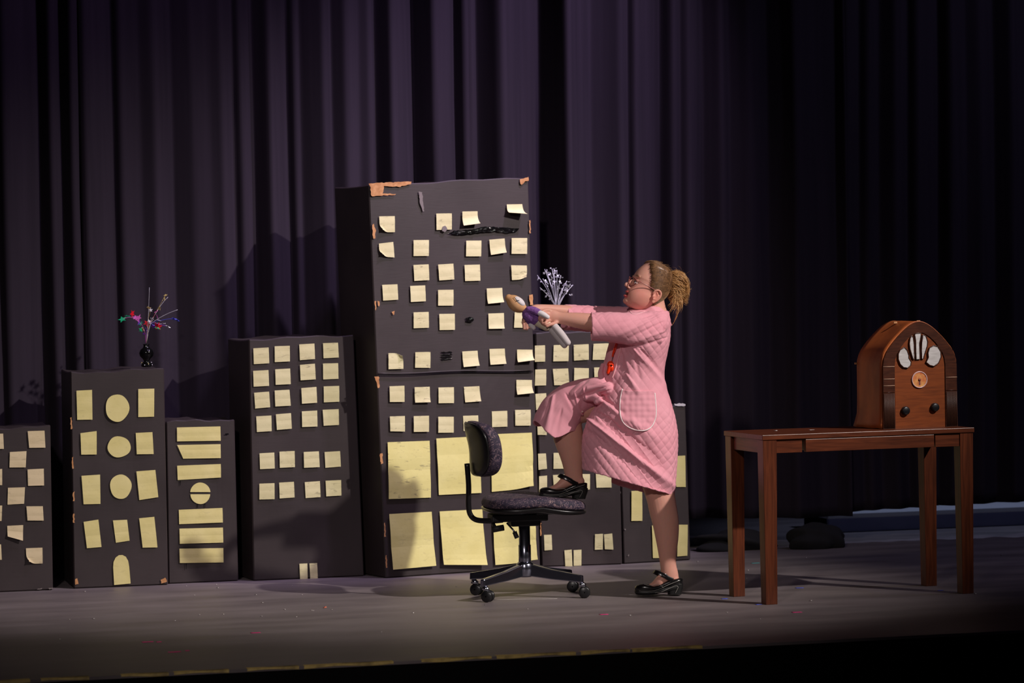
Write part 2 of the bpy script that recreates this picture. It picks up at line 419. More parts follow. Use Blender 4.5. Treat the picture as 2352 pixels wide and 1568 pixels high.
    def tear(s, pts, m=None, name='torn_patch', off=.0022):
        out = []
        for i in range(len(pts)):
            a, b = np.array(pts[i], float), np.array(pts[(i + 1) % len(pts)], float); L = np.linalg.norm(b - a); k = max(1, int(L / 4))
            for j in range(k):
                p = a + (b - a) * j / k
                out.append((p[0] + rnd.uniform(-.9, .9), p[1] + rnd.uniform(-.9, .9)))
        return s.shape(out, m or m_tear, name, off=off, th=.0008)
def crop(pts, sc, ox, oy):
    return [(ox + x / sc, oy + y / sc) for x, y in pts]

# low checkered building at the end of the row
B = Building('low black cardboard building with a checkered pattern of buff square notes', (-94, 1364), (122, 1355), (116, 978), (-100, 986), .34, seed=1)
for q in [(-29, 996, 8, 1032), (65, 990, 103, 1028), (22, 1037, 60, 1074), (-33, 1078, 5, 1114), (63.5, 1077, 100.5, 1115), (17.5, 1120, 56, 1158),
          (-33, 1161, 4, 1196), (61.5, 1162, 99, 1196), (-34, 1251, 3, 1286)]:
    B.note(q, m_note_buff)
B.note(crop([(34, 1170), (110, 1166), (108, 1242), (36, 1222)], 2.0625, 0, 640), m_note_buff, curl=.01)
B.note(crop([(123, 1276), (201, 1273), (202, 1348), (126, 1351)], 2.0625, 0, 640), m_note_buff, corner='bl')
B.tear([(84, 1352), (96, 1350), (97, 1353), (86, 1354)], m_scuff, 'scuff'); B.tear([(112, 1350), (121, 1349), (121, 1352), (113, 1353)], m_scuff, 'scuff')

# building with round windows
B2 = Building('black cardboard building with a column of round yellow windows and an arched door', (170, 1352), (387, 1343), (377, 846), (162, 855), .42, seed=2)
C1 = lambda p: crop(p, 2.0625, 0, 640)
for p in [[(362, 530), (436, 526), (438, 667), (366, 668)], [(655, 522), (731, 520), (730, 653), (655, 655)], [(381, 731), (458, 721), (458, 832), (385, 833)],
          [(643, 730), (722, 726), (728, 830), (648, 831)], [(386, 933), (474, 927), (476, 1066), (396, 1068)], [(646, 912), (736, 905), (750, 1034), (660, 1048)],
          [(396, 1151), (466, 1140), (481, 1270), (412, 1276)], [(535, 1144), (602, 1141), (614, 1240), (549, 1250)], [(659, 1134), (731, 1127), (746, 1272), (676, 1273)]]:
    B2.note(C1(p), m_window, name='paper_window', wav=.002)
for cx, cy, rx, ry in [(556, 612, 56, 65), (564, 796, 55, 50), (572, 984, 51, 58)]:
    x, y = C1([(cx, cy)])[0]; B2.ellipse(x, y, rx / 2.0625, ry / 2.0625, m_window, 'paper_window')
B2.shape(C1([(541, 1450), (536, 1365), (538, 1340), (548, 1320), (563, 1309), (580, 1308), (596, 1316), (607, 1335), (612, 1362), (619, 1443)]), m_window, 'paper_door')
for p in [[(162, 960), (165, 958), (166, 985), (163, 986)], [(165, 1050), (168, 1048), (169, 1075), (166, 1076)], [(167, 1130), (171, 1128), (171, 1150), (168, 1150)],
          [(167, 1180), (171, 1178), (171, 1200), (168, 1200)], [(172, 1330), (178, 1328), (181, 1340), (173, 1342)], [(369, 1332), (380, 1326), (384, 1335), (371, 1340)]]:
    B2.tear(p)

# narrow building with strips
B3 = Building('short narrow black cardboard building with horizontal yellow strips and a split round window', (388, 1341), (548, 1334), (539, 962), (382, 967), .30, seed=3)
for p in [[(838, 704), (1044, 699), (1046, 767), (839, 770)], [(839, 787), (1045, 783), (1046, 849), (868, 852)], [(839, 885), (1046, 877), (1047, 941), (842, 953)],
          [(847, 1094), (1054, 1085), (1056, 1154), (849, 1162)], [(850, 1183), (1056, 1178), (1058, 1249), (852, 1255)], [(850, 1278), (1058, 1275), (1059, 1343), (852, 1346)]]:
    B3.note(C1(p), m_window, name='paper_strip', g=8)
x, y = C1([(949, 1015)])[0]
B3.ellipse(x, y - .9, 48 / 2.0625, 48 / 2.0625, m_window, 'paper_window', 4, 176, wob=.005); B3.ellipse(x, y + .9, 47 / 2.0625, 50 / 2.0625, m_window, 'paper_window', 184, 356, wob=.005)
for p in [[(852, 955), (856, 955), (855, 978), (853, 978)], [(934, 1066), (938, 1066), (937, 1086), (935, 1086)], [(969, 1064), (973, 1064), (972, 1086), (970, 1086)],
          [(880, 1346), (884, 1346), (883, 1374), (881, 1374)], [(1066, 733), (1083, 732), (1083, 738), (1067, 738)]]:
    B3.shape(C1(p), m_wet, 'paint_drip')

# four-column building
B4 = Building('black cardboard building with four neat columns of pale square notes', (583, 1334), (837, 1323), (813, 768), (572, 779), .37, seed=4, side_x=-.12)
C2 = lambda p: crop(p, 2.53, 500, 740)
for p in [[(207, 151), (296, 146), (300, 238), (210, 243)], [(331, 139), (419, 136), (420, 227), (332, 231)], [(474, 128), (562, 123), (566, 213), (478, 220)], [(612, 121), (699, 118), (704, 204), (615, 209)],
          [(206, 282), (295, 277), (299, 369), (209, 374)], [(334, 273), (421, 268), (425, 359), (337, 363)], [(478, 247), (565, 240), (570, 331), (482, 337)], [(612, 239), (700, 237), (702, 328), (613, 332)],
          [(212, 409), (299, 402), (305, 493), (218, 501)], [(331, 396), (417, 391), (425, 484), (335, 489)], [(486, 382), (574, 375), (578, 467), (490, 473)], [(616, 372), (706, 369), (707, 461), (617, 465)],
          [(224, 546), (312, 541), (314, 632), (228, 637)], [(338, 534), (426, 527), (431, 618), (344, 625)], [(489, 517), (578, 512), (580, 605), (491, 608)], [(610, 508), (703, 504), (705, 596), (616, 601)],
          [(243, 761), (329, 756), (332, 849), (246, 853)], [(359, 751), (447, 747), (449, 841), (361, 845)], [(500, 753), (588, 749), (593, 841), (502, 845)], [(621, 753), (711, 748), (716, 838), (626, 845)],
          [(242, 937), (330, 934), (331, 1027), (242, 1029)], [(357, 931), (443, 926), (447, 1017), (360, 1023)], [(506, 928), (594, 922), (598, 1015), (511, 1021)], [(627, 920), (717, 916), (719, 1006), (631, 1011)]]:
    B4.note(C2(p))
B4.note(C2([(475, 1402), (521, 1400), (523, 1490), (479, 1492)]), name='paper_door'); B4.note(C2([(533, 1400), (578, 1398), (582, 1488), (538, 1490)]), name='paper_door')

# tall tower of two stacked cartons
T5 = Building('tallest black cardboard tower with big yellow sheets at its foot and torn brown corners', (887, 1328), (1243, 1303), (1215, 408), (848, 423), .39, dents=.006, seed=5, side_x=-.24)
C3 = lambda p: crop(p, 3.1365, 740, 380)
C4 = lambda p: crop(p, 2.904, 820, 820)
for p, cu, co in [([(411, 366), (523, 364), (524, 480), (413, 482)], 0, 'bl'), ([(822, 346), (934, 344), (934, 461), (824, 464)], 0, None), ([(1010, 331), (1119, 329), (1122, 425), (1010, 441)], .022, None),
                  ([(1330, 280), (1441, 278), (1450, 362), (1331, 352)], .035, None), ([(409, 562), (512, 550), (521, 662), (410, 656)], 0, 'bl'), ([(658, 537), (769, 536), (768, 651), (658, 652)], 0, None),
                  ([(1038, 541), (1147, 540), (1145, 654), (1036, 654)], 0, None), ([(1204, 534), (1314, 525), (1323, 629), (1213, 647)], .008, None), ([(1365, 522), (1477, 522), (1476, 636), (1364, 636)], 0, None),
                  ([(657, 716), (767, 711), (772, 825), (664, 831)], 0, None), ([(835, 713), (945, 706), (952, 820), (844, 828)], 0, None), ([(1025, 716), (1136, 713), (1140, 829), (1030, 832)], 0, None),
                  ([(1361, 718), (1474, 720), (1477, 820), (1367, 825)], 0, 'br'), ([(432, 859), (542, 855), (548, 966), (439, 973)], 0, None), ([(634, 867), (742, 863), (747, 977), (639, 983)], 0, None),
                  ([(835, 896), (946, 894), (946, 1009), (835, 1009)], 0, None), ([(1185, 885), (1297, 881), (1302, 988), (1190, 1000)], .012, None), ([(658, 1057), (767, 1054), (769, 1168), (659, 1172)], 0, None),
                  ([(843, 1069), (955, 1067), (956, 1183), (846, 1185)], 0, None), ([(1197, 1066), (1309, 1062), (1310, 1176), (1198, 1178)], .006, None), ([(1387, 1056), (1492, 1054), (1494, 1168), (1382, 1168)], 0, None),
                  ([(477, 1351), (584, 1351), (585, 1464), (478, 1467)], 0, 'tr'), ([(671, 1344), (780, 1342), (779, 1457), (669, 1456)], 0, None), ([(1009, 1339), (1119, 1333), (1127, 1444), (1015, 1455)], .010, None),
                  ([(1205, 1321), (1315, 1318), (1321, 1430), (1209, 1438)], .008, None), ([(1404, 1325), (1515, 1326), (1514, 1408), (1401, 1424)], .022, None)]:
    T5.note(C3(p), curl=cu, corner=co)
for p, cu in [([(217, 194), (316, 190), (317, 298), (219, 299)], 0), ([(384, 200), (485, 197), (487, 302), (386, 305)], .006), ([(543, 202), (646, 200), (647, 306), (544, 307)], 0), ([(713, 198), (816, 193), (823, 296), (719, 304)], .008),
              ([(1063, 151), (1167, 152), (1168, 243), (1063, 255)], .016), ([(219, 395), (319, 392), (320, 496), (222, 494)], 0), ([(378, 393), (480, 390), (480, 497), (379, 498)], 0), ([(542, 397), (645, 397), (645, 503), (542, 504)], 0),
              ([(707, 391), (808, 388), (812, 490), (711, 492)], 0), ([(899, 361), (1002, 357), (1003, 463), (901, 466)], 0), ([(1054, 352), (1158, 350), (1159, 456), (1056, 457)], 0)]:
    T5.note(C4(p), curl=cu)
for p, m_, cu, co in [([(204, 567), (484, 557), (493, 936), (212, 946)], m_sheet_mark, 0, None), ([(529, 542), (812, 528), (830, 905), (546, 919)], m_sheet, 0, None), ([(893, 514), (1166, 503), (1182, 872), (899, 898)], m_sheet, 0, 'br'),
                      ([(215, 1046), (498, 1030), (520, 1393), (236, 1420)], m_sheet, .012, None), ([(551, 1028), (836, 1014), (855, 1390), (570, 1390)], m_sheet, .022, None), ([(901, 1010), (1184, 1000), (1203, 1364), (920, 1388)], m_sheet, .008, 'br')]:
    T5.note(C4(p), m_, curl=cu, corner=co, name='paper_sheet', g=10, wav=.004)
# seam between the two cartons, flap, tears and paint smears
sv = [T5.hit(868 + (1224 - 868) * t, 857 + 1.5 * math.sin(9 * t) - 8 * t, .004) for t in np.linspace(0, 1, 24)]
v, f = tube(sv, .0028, 6); mk('seam_fold', v, f, m_card, T5.t)
sv = [T5.hit(868 + (1224 - 868) * t, 861 + 1.5 * math.sin(9 * t) - 8 * t, .003) for t in np.linspace(0, 1, 24)]
v, f = tube(sv, .002, 6); mk('seam_gap', v, f, m_black, T5.t)
T5.tear(C3([(335, 130), (470, 122), (645, 116), (640, 132), (560, 152), (445, 150), (438, 200), (530, 205), (525, 212), (352, 220), (347, 160)]))
T5.tear(C3([(1425, 97), (1488, 84), (1489, 112), (1460, 115), (1440, 136), (1428, 132)]))
T5.tear(C3([(362, 425), (372, 420), (386, 470), (380, 525), (366, 524)])); T5.tear(C3([(378, 978), (388, 972), (392, 1030), (384, 1045)])); T5.tear(C3([(400, 975), (414, 978), (412, 1015), (402, 1010)]))
T5.tear(C3([(1492, 395), (1501, 392), (1503, 485), (1494, 487)])); T5.tear(C3([(1490, 932), (1516, 930), (1520, 1005), (1500, 1005)])); T5.tear(C3([(500, 1052), (522, 1048), (520, 1072), (510, 1075)]))
T5.tear(C4([(118, 130), (146, 128), (152, 200), (140, 205)])); T5.tear(C4([(152, 645), (170, 642), (172, 705), (160, 715)])); T5.tear(C4([(181, 1105), (188, 1100), (192, 1195), (184, 1200)])); T5.tear(C4([(190, 1320), (198, 1318), (202, 1400), (194, 1405)]))
T5.tear(C4([(1222, 1105), (1228, 1105), (1230, 1190), (1224, 1190)]))
T5.tear(C3([(697, 185), (720, 190), (735, 330), (728, 334), (705, 270)]), m_scuff, 'scuff')
T5.tear(C3([(868, 440), (888, 434), (902, 460), (882, 480), (866, 470)]), m_scuff, 'scuff', off=.006)
T5.tear(C3([(905, 492), (950, 470), (1060, 462), (1160, 440), (1260, 442), (1420, 455), (1400, 478), (1330, 486), (1250, 474), (1130, 486), (990, 500)]), m_wet, 'paint_smear', off=.001)
T5.tear(C3([(1036, 1100), (1060, 1090), (1092, 1098), (1096, 1118), (1075, 1132), (1042, 1124)]), m_wet, 'paint_smear', off=.001)
for k in range(4): T5.tear(C3([(852, 1345 + 16 * k), (930, 1340 + 16 * k), (940, 1348 + 16 * k), (870, 1356 + 16 * k)]), m_wet, 'paint_smear', off=.001)

# building behind the person
B6 = Building('dark cardboard building with rows of notes standing behind the office chair', (1245, 1302), (1430, 1296), (1417, 756), (1230, 765), .36, seed=6)
for q in [(1228, 793, 1252, 830), (1271, 793, 1306, 829), (1318, 791, 1352, 827), (1362, 789, 1397, 826), (1229, 849, 1254, 886), (1271, 847, 1306, 885), (1318, 845, 1352, 881), (1365, 844, 1399, 880),
          (1230, 904, 1255, 942), (1273, 902, 1308, 938), (1320, 900, 1354, 936), (1234, 961, 1255, 999), (1273, 959, 1308, 996),
          (1236, 1042, 1255, 1078), (1271, 1040, 1306, 1076), (1318, 1038, 1352, 1074), (1238, 1093, 1256, 1130), (1271, 1090, 1306, 1126), (1321, 1088, 1355, 1124), (1369, 1085, 1404, 1120),
          (1250, 1227, 1267, 1263), (1297, 1263, 1313.5, 1300), (1317, 1263, 1335, 1298.5), (1366, 1226, 1384.5, 1263), (1388, 1226, 1407, 1262)]:
    B6.note(q)
B7 = Building('dark cardboard building with tall upright yellow strips, at the end of the row', (1434, 1295), (1587, 1286), (1575, 929), (1423, 936), .33, seed=7)
for q in [(1548, 1047, 1574, 1118), (1450, 1126, 1475, 1196), (1498, 1206, 1525, 1281), (1556, 1205, 1579, 1277)]:
    B7.note(q, m_window, name='paper_strip')
B7.tear([(1549, 927), (1560, 926), (1574, 927), (1574, 932), (1562, 933), (1550, 930)], mat('white_peel', lin(205, 200, 205), rough=.6), 'peeled_edge')
for q in [(1424, 1131), (1443, 1275), (1436, 1215)]:
    B7.tear([(q[0] - 1, q[1] - 2), (q[0] + 2, q[1] - 2), (q[0] + 2, q[1] + 2), (q[0] - 1, q[1] + 2)], m_scuff, 'scuff')

# ------------------------------------------------------------------ console table
def wood(name, c1, c2, stretch, rough=.35):
    q = NT(name); b = q.b
    tc = q.n('ShaderNodeTexCoord'); mp = q.n('ShaderNodeMapping'); mp.inputs['Scale'].default_value = stretch; q.l(tc.outputs['Object'], mp.inputs['Vector'])
    no = q.n('ShaderNodeTexNoise', i_Scale=3.0, i_Detail=8.0, i_Distortion=.6); q.l(mp.outputs[0], no.inputs['Vector'])
    r = q.n('ShaderNodeValToRGB'); r.color_ramp.elements[0].position = .3; r.color_ramp.elements[1].position = .7
    r.color_ramp.elements[0].color = c1; r.color_ramp.elements[1].color = c2; q.l(no.outputs['Fac'], r.inputs[0]); q.l(r.outputs[0], b.inputs['Base Color'])
    b.inputs['Roughness'].default_value = rough; b.inputs['Specular IOR Level'].default_value = .35
    return q.m
W1, W2 = lin(68, 32, 19), lin(104, 52, 30)
m_wood_x = wood('mahogany_long_grain', W1, W2, (2, 25, 25)); m_wood_z = wood('mahogany_upright_grain', W1, W2, (25, 25, 1.6)); m_wood_y = wood('mahogany_cross_grain', W1, W2, (25, 2, 25))
TR_ = math.radians(4.0); TL_, TD_ = .965, .37
fl = np.array([4.462, 12.775, 0]); ux = np.array([math.cos(TR_), math.sin(TR_), 0]); uy = np.array([-math.sin(TR_), math.cos(TR_), 0])
tc0 = fl + ux * TL_ / 2 + uy * TD_ / 2
table = thing('console_table', 'dark reddish brown wooden console table with a shallow drawer', 'table', tc0, TR_)
HT = .752
box('tabletop', (0, 0, HT - .011), (TL_ + .075, TD_ + .075, .022), m_wood_x, table, .002)
for sx in (-1, 1):
    for sy in (-1, 1):
        cx, cy = sx * TL_ / 2, sy * TD_ / 2
        t4 = [(cx - .033, cy - .033, HT - .022), (cx + .033, cy - .033, HT - .022), (cx + .033, cy + .033, HT - .022), (cx - .033, cy + .033, HT - .022)]
        b4 = [(cx + (x - cx) * .84 + 0, cy + (y - cy) * .84, 0) for x, y, z in t4]
        v, f = hexa_vf(b4, t4); mk('leg', v, f, m_wood_z, table, smooth=False, local=True, mods=[BEV(.002)])
za = HT - .022 - .030
for sx in (-1, 1): box('side_apron', (sx * (TL_ / 2 + .01), 0, za), (.02, TD_ - .066, .060), m_wood_y, table, .001)
box('back_apron', (0, TD_ / 2 + .01, za), (TL_ - .066, .02, .060), m_wood_x, table, .001)
yF = -TD_ / 2 - .018; xl = -TL_ / 2 + .033
box('front_panel', (xl + .062, yF, za), (.124, .02, .060), m_wood_x, table, .001)
box('drawer', (xl + .138 + .315, yF - .008, za - .001), (.630, .022, .056), m_wood_x, table, .0015)
box('front_panel', (xl + .778 + .060, yF, za), (.120, .02, .060), m_wood_x, table, .001)
box('drawer_box', (xl + .138 + .315, -.01, za), (.60, TD_ - .06, .05), m_wood_x, table, 0)

# ------------------------------------------------------------------ cathedral radio made of card
m_rside = mat('brown_painted_card', lin(134, 64, 26), lin(186, 100, 46), scale=7, rough=.5, bump=.2, bscale=9, stretch=(1, 1, .5))
m_rfront = wood('radio_front_brown', lin(104, 48, 16), lin(132, 64, 24), (3, 3, 30), .45)
m_rdark = wood('radio_dark_trim', lin(52, 26, 18), lin(76, 40, 26), (6, 6, 30), .35)
m_rflute = wood('radio_flute_brown', lin(58, 34, 26), lin(76, 46, 34), (6, 6, 4), .5)
m_grille = mat('white_grille_film', lin(186, 182, 180), lin(208, 204, 204), scale=20, rough=.3, stretch=(1, 1, 6))
m_raw = mat('raw_cardboard', lin(176, 126, 84), lin(190, 142, 98), scale=15, rough=.9)
m_knob = mat('black_knob', lin(20, 19, 22), rough=.35)
RR = math.radians(7.0)
rp0 = tc0 + ux * (.315) + uy * (-.085); rp0[2] = HT
radio = thing('cathedral_radio', 'brown arched cathedral radio prop standing on the wooden console table', 'radio', rp0, RR)
RW, RDP = .180, .225; radio.scale = (1.05, 1, 1)
HALF = [(.182, 0), (.181, .10), (.180, .20), (.180, .285), (.175, .318), (.160, .352), (.132, .388), (.100, .422), (.066, .452), (.040, .469), (.018, .478), (0, .481)]
outer = [(-x, z) for x, z in HALF] + [(x, z) for x, z in HALF[::-1][1:]]
HIN = [(.124, 0), (.124, .10), (.124, .20), (.124, .285), (.120, .315), (.112, .338), (.096, .362), (.076, .388), (.052, .410), (.032, .424), (.015, .431), (0, .433)]
inner = [(-x, z) for x, z in HIN] + [(x, z) for x, z in HIN[::-1][1:]]
def prism(poly, y0, y1):
    n = len(poly); V = [(x, y0, z) for x, z in poly] + [(x, y1, z) for x, z in poly]
    return V, [tuple(range(n)), tuple(range(2 * n - 1, n - 1, -1))] + [(i, (i + 1) % n, n + (i + 1) % n, n + i) for i in range(n)]
v, f = prism(outer, -.006, .0); mk('front_panel', v, f, m_rfront, radio, smooth=False, local=True)
v, f = prism([(x * .985, z * .985) for x, z in outer], RDP - .008, RDP - .003); mk('back_panel', v, f, m_raw, radio, smooth=False, local=True)
n = len(outer); V = [(x, -.0105, z) for x, z in outer] + [(x, -.0105, z) for x, z in inner] + [(x, -.0062, z) for x, z in outer] + [(x, -.0062, z) for x, z in inner]; F = []
for i in range(n - 1):
    F += [(i, i + 1, n + i + 1, n + i), (i, 2 * n + i, 2 * n + i + 1, i + 1), (n + i, n + i + 1, 3 * n + i + 1, 3 * n + i), (2 * n + i, 3 * n + i, 3 * n + i + 1, 2 * n + i + 1)]
F += [(0, n, 3 * n, 2 * n), (n - 1, 3 * n - 1, 4 * n - 1, 2 * n - 1)]
arch = mk('arch_frame', V, F, m_rdark, radio, smooth=False, local=True)
# wrapped side sheet, bulging and flaring like painted card
V, F = [], []; ny = 8; oo = catmull(np.array([(x, z, 0) for x, z in outer]), 3)[:, :2]; no_ = len(oo)
for j in range(ny + 1):
    y = -.002 + (RDP + .012) * j / ny
    for i, (x, z) in enumerate(oo):
        e = math.sin(math.pi * j / ny)
        k = 1 + .035 * e * math.sin(9 * z + .6) - .02 * e
        fla = .020 * max(0, 1 - z / .07) * (1 if j > 1 else j * .5)
        V.append((x * k + (fla if x > 0 else -fla), y, z * (1 + .01 * e * math.sin(i * .5)) + (.004 * math.sin(j * 1.7) if z < .01 else 0)))
for j in range(ny):
    for i in range(no_ - 1): F.append((j * no_ + i, j * no_ + i + 1, (j + 1) * no_ + i + 1, (j + 1) * no_ + i))
V = [(x, y, max(z, .001)) for x, y, z in V]
mk('side_wrap', V, F, m_rside, radio, local=True, mods=[('SOLIDIFY', dict(thickness=.004, offset=1))])
def rf(cx, cy):
    cen = 985 - 43 * (1345 - cy) / 725; return ((cx - cen) / 4.9 / 509, (1345 - cy) / 4.9 / 509)
petals = [[(740, 430), (775, 460), (800, 520), (800, 550), (832, 595), (825, 635), (790, 662), (740, 655), (700, 620), (672, 560), (670, 500), (690, 455)],
          [(1100, 418), (1150, 432), (1190, 490), (1195, 550), (1165, 620), (1110, 652), (1060, 640), (1015, 605), (1040, 550), (1032, 500), (1050, 440)],
          [(825, 300), (845, 320), (860, 400), (865, 480), (868, 570), (850, 560), (810, 450), (800, 390), (805, 330)],
          [(870, 275), (935, 270), (940, 300), (925, 390), (930, 450), (938, 567), (890, 570), (882, 480), (875, 360), (860, 290)],
          [(965, 290), (1000, 310), (1022, 370), (1020, 420), (990, 520), (978, 565), (958, 565), (950, 470), (950, 380)]]
for p in petals:
    pl = [rf(*c) for c in p]; v, f = prism(pl, -.0118, -.0055); g = mk('grille_opening', v, f, m_grille, radio, smooth=False, local=True)
    v, f = tube([(x, -.0118, z) for x, z in pl], .0026, 6, close=True); mk('rim', v, f, m_rdark, g, local=True)
dx, dz = rf(945, 800)
m_dial = NT('radio_dial'); q = m_dial
tcn = q.n('ShaderNodeTexCoord'); no = q.n('ShaderNodeTexNoise', i_Scale=45.0, i_Detail=5.0); q.l(tcn.outputs['Object'], no.inputs['Vector'])
r = q.n('ShaderNodeValToRGB'); r.color_ramp.elements[0].position = .35; r.color_ramp.elements[1].position = .65
r.color_ramp.elements[0].color = lin(196, 104, 66); r.color_ramp.elements[1].color = lin(226, 176, 106); q.l(no.outputs['Fac'], r.inputs[0]); q.l(r.outputs[0], q.b.inputs['Base Color']); q.b.inputs['Roughness'].default_value = .3
v, f = lathe([(.036, -.0085), (.036, -.006), (.001, -.006), (.001, -.0085)][::-1], 40, (dx, 0, dz), 'y'); dial = mk('dial', *lathe([(.034, -.006), (.034, -.0095), (.0005, -.0095)], 40, (dx, 0, dz), 'y'), m_dial.m, radio, smooth=False, local=True)
v, f = tube([(dx + .036 * math.cos(a), -.0095, dz + .036 * math.sin(a)) for a in np.linspace(0, 2 * math.pi, 40)[:-1]], .0028, 8, close=True); mk('dial_ring', v, f, mat('pale_pink_ring', lin(206, 170, 168), rough=.3), dial, local=True)
mk('dial_hub', *lathe([(.0065, -.0095), (.006, -.0125), (.0005, -.013)], 16, (dx, 0, dz), 'y'), mat('rust_hub', lin(128, 66, 48), rough=.5), dial, local=True)
v, f = box_vf((dx, -.0102, dz - .013), (.006, .001, .022)); mk('pointer', v, f, mat('dark_pointer', lin(110, 60, 60), rough=.5), dial, smooth=False, local=True)
for c in ((785, 1145), (1143, 1118)):
    kx, kz = rf(*c); mk('knob', *lathe([(.0195, -.006), (.0195, -.016), (.018, -.021), (.014, -.023), (.0005, -.0235)], 28, (kx, 0, kz), 'y'), m_knob, radio, local=True)
for sx in (-1, 1):
    z1 = .160
    for k in range(9):
        xx = sx * (.130 + .0058 * k); v, f = tube([(xx, -.0115, .004), (xx, -.0115, z1)], .0027, 6); mk('flute', v, f, m_rflute, radio, local=True)
    for zz in ((.166, .196, .226, .282) if sx < 0 else (.166, .225)):
        v, f = tube([(sx * .126, -.0112, zz), (sx * .180, -.0112, zz)], .0017, 6); mk('trim_band', v, f, mat('pale_edge', lin(176, 140, 116), rough=.6) if zz != .166 else m_rdark, radio, local=True)
for (x, z, y) in ((-.185, .292, .236), (0.01, .483, .02), (-.05, .478, .12)):
    v, f = box_vf((x, y, z), (.016, .006, .008)); mk('torn_paper_corner', v, f, m_raw, radio, smooth=False, local=True)
# scraps of paper on the table
m_white = mat('white_paper_scrap', lin(222, 216, 212), rough=.6)
for ax_, ay_ in ((-.33, .07), (-.17, .03)):
    p = tc0 + ux * ax_ + uy * ay_; p[2] = HT; k = rnd.uniform(0, 3)
    a = np.array([math.cos(k), math.sin(k), 0]) * .012; b = np.array([-math.sin(k), math.cos(k), 0]) * .008
    v = [p + a + b + (0, 0, .001), p - a + b + (0, 0, .003), p - a - b + (0, 0, .001), p + a - b + (0, 0, .002)]
    o = mk('paper_scrap', v, [(0, 1, 2, 3)], m_white, base=p, mods=[('SOLIDIFY', dict(thickness=.0005))])
    tag(o, 'tiny white paper scrap lying on the console table', 'paper scrap', 'paper scraps on the table')

# ------------------------------------------------------------------ office chair
m_fab = NT('paisley_upholstery'); q = m_fab
tcn = q.n('ShaderNodeTexCoord'); n0 = q.n('ShaderNodeTexNoise', i_Scale=9.0, i_Detail=2.0); q.l(tcn.outputs['Object'], n0.inputs['Vector'])
mixv = q.n('ShaderNodeMixRGB'); mixv.inputs[0].default_value = .22; q.l(tcn.outputs['Object'], mixv.inputs[1]); q.l(n0.outputs['Color'], mixv.inputs[2])
wv = q.n('ShaderNodeTexWave', wave_type='RINGS', i_Scale=26.0, i_Distortion=12.0, i_Detail=4.0, i_Detail_Scale=2.6); q.l(mixv.outputs[0], wv.inputs['Vector'])
n3 = q.n('ShaderNodeTexNoise', i_Scale=30.0, i_Detail=4.0, i_Distortion=2.0); q.l(tcn.outputs['Object'], n3.inputs['Vector'])
ml = q.n('ShaderNodeMath', operation='MULTIPLY'); q.l(wv.outputs['Fac'], ml.inputs[0]); q.l(n3.outputs['Fac'], ml.inputs[1])
r = q.n('ShaderNodeValToRGB'); e = r.color_ramp.elements
e[0].position = .18; e[0].color = lin(40, 33, 52); e[1].position = .62; e[1].color = lin(150, 124, 122)
ee = e.new(.36); ee.color = lin(62, 50, 72); ee = e.new(.47); ee.color = lin(100, 80, 92)
q.l(ml.outputs[0], r.inputs[0]); q.l(r.outputs[0], q.b.inputs['Base Color']); q.b.inputs['Roughness'].default_value = .75
m_fab = q.m
m_chrome = mat('dark_chrome', lin(190, 192, 204), rough=.2, metal=1.0)
m_chrome_d = mat('black_chrome', lin(150, 152, 168), rough=.22, metal=1.0)
m_plas = mat('black_plastic', lin(22, 21, 22), rough=.3)
m_plas_m = mat('matt_black_plastic', lin(26, 25, 26), rough=.6)
m_rub = mat('caster_rubber', lin(24, 24, 26), rough=.35)
co = floor_pt(1207, 1370)
CA = math.radians(-14.5 + 11)
chair = thing('office_chair', 'old swivel office chair with dark paisley upholstery and chrome star base', 'chair', co, CA)
def rsq(a, b, ex, n=40):
    out = []
    for i in range(n):
        t = 2 * math.pi * i / n; c, s_ = math.cos(t), math.sin(t)
        out.append((a * math.copysign(abs(c) ** ex, c), b * math.copysign(abs(s_) ** ex, s_)))
    return out
def pad(prof, a, b, ex, n=44, warp=None, cx=0, cz=0):
    V, F = [], []
    for k, (sc, z) in enumerate(prof):
        for (x, y) in rsq(a * sc + min(0, 0), b * sc, ex, n):
            p = np.array([x + cx, y, z + cz]); V.append(warp(p) if warp else p)
    for k in range(len(prof) - 1):
        for j in range(n):
            j2 = (j + 1) % n; F.append((k * n + j, k * n + j2, (k + 1) * n + j2, (k + 1) * n + j))
    F += [tuple(range(n))[::-1], tuple((len(prof) - 1) * n + j for j in range(n))]
    return V, F
def seat_warp(p):
    x, y, z = p; t = (x - .01) / .24
    dip = -.020 * max(0, t) ** 1.2 - .010 * max(0, -t - .5) + .010 * math.exp(-((t - .15) / .25) ** 2) * (y / .22) ** 2
    if z > .43: dip += -.012 * (1 - min(1, (abs(y) / .2) ** 2)) * .6
    return np.array([x, y, z + dip])
SEATX = .044
v, f = pad([(.90, .412), (.975, .420), (1.0, .437), (.985, .452), (.94, .464), (.85, .470), (.5, .472), (.1, .472)], .232, .225, .62, warp=seat_warp, cx=SEATX)
seat = mk('seat', v, f, m_fab, chair, local=True, mods=[('SUBSURF', dict(levels=1, render_levels=1))])
v, f = pad([(.4, .390), (.86, .394), (.985, .404), (1.0, .414), (.96, .418)], .232, .225, .62, warp=seat_warp, cx=SEATX); mk('seat_pan', v, f, m_plas, chair, local=True)
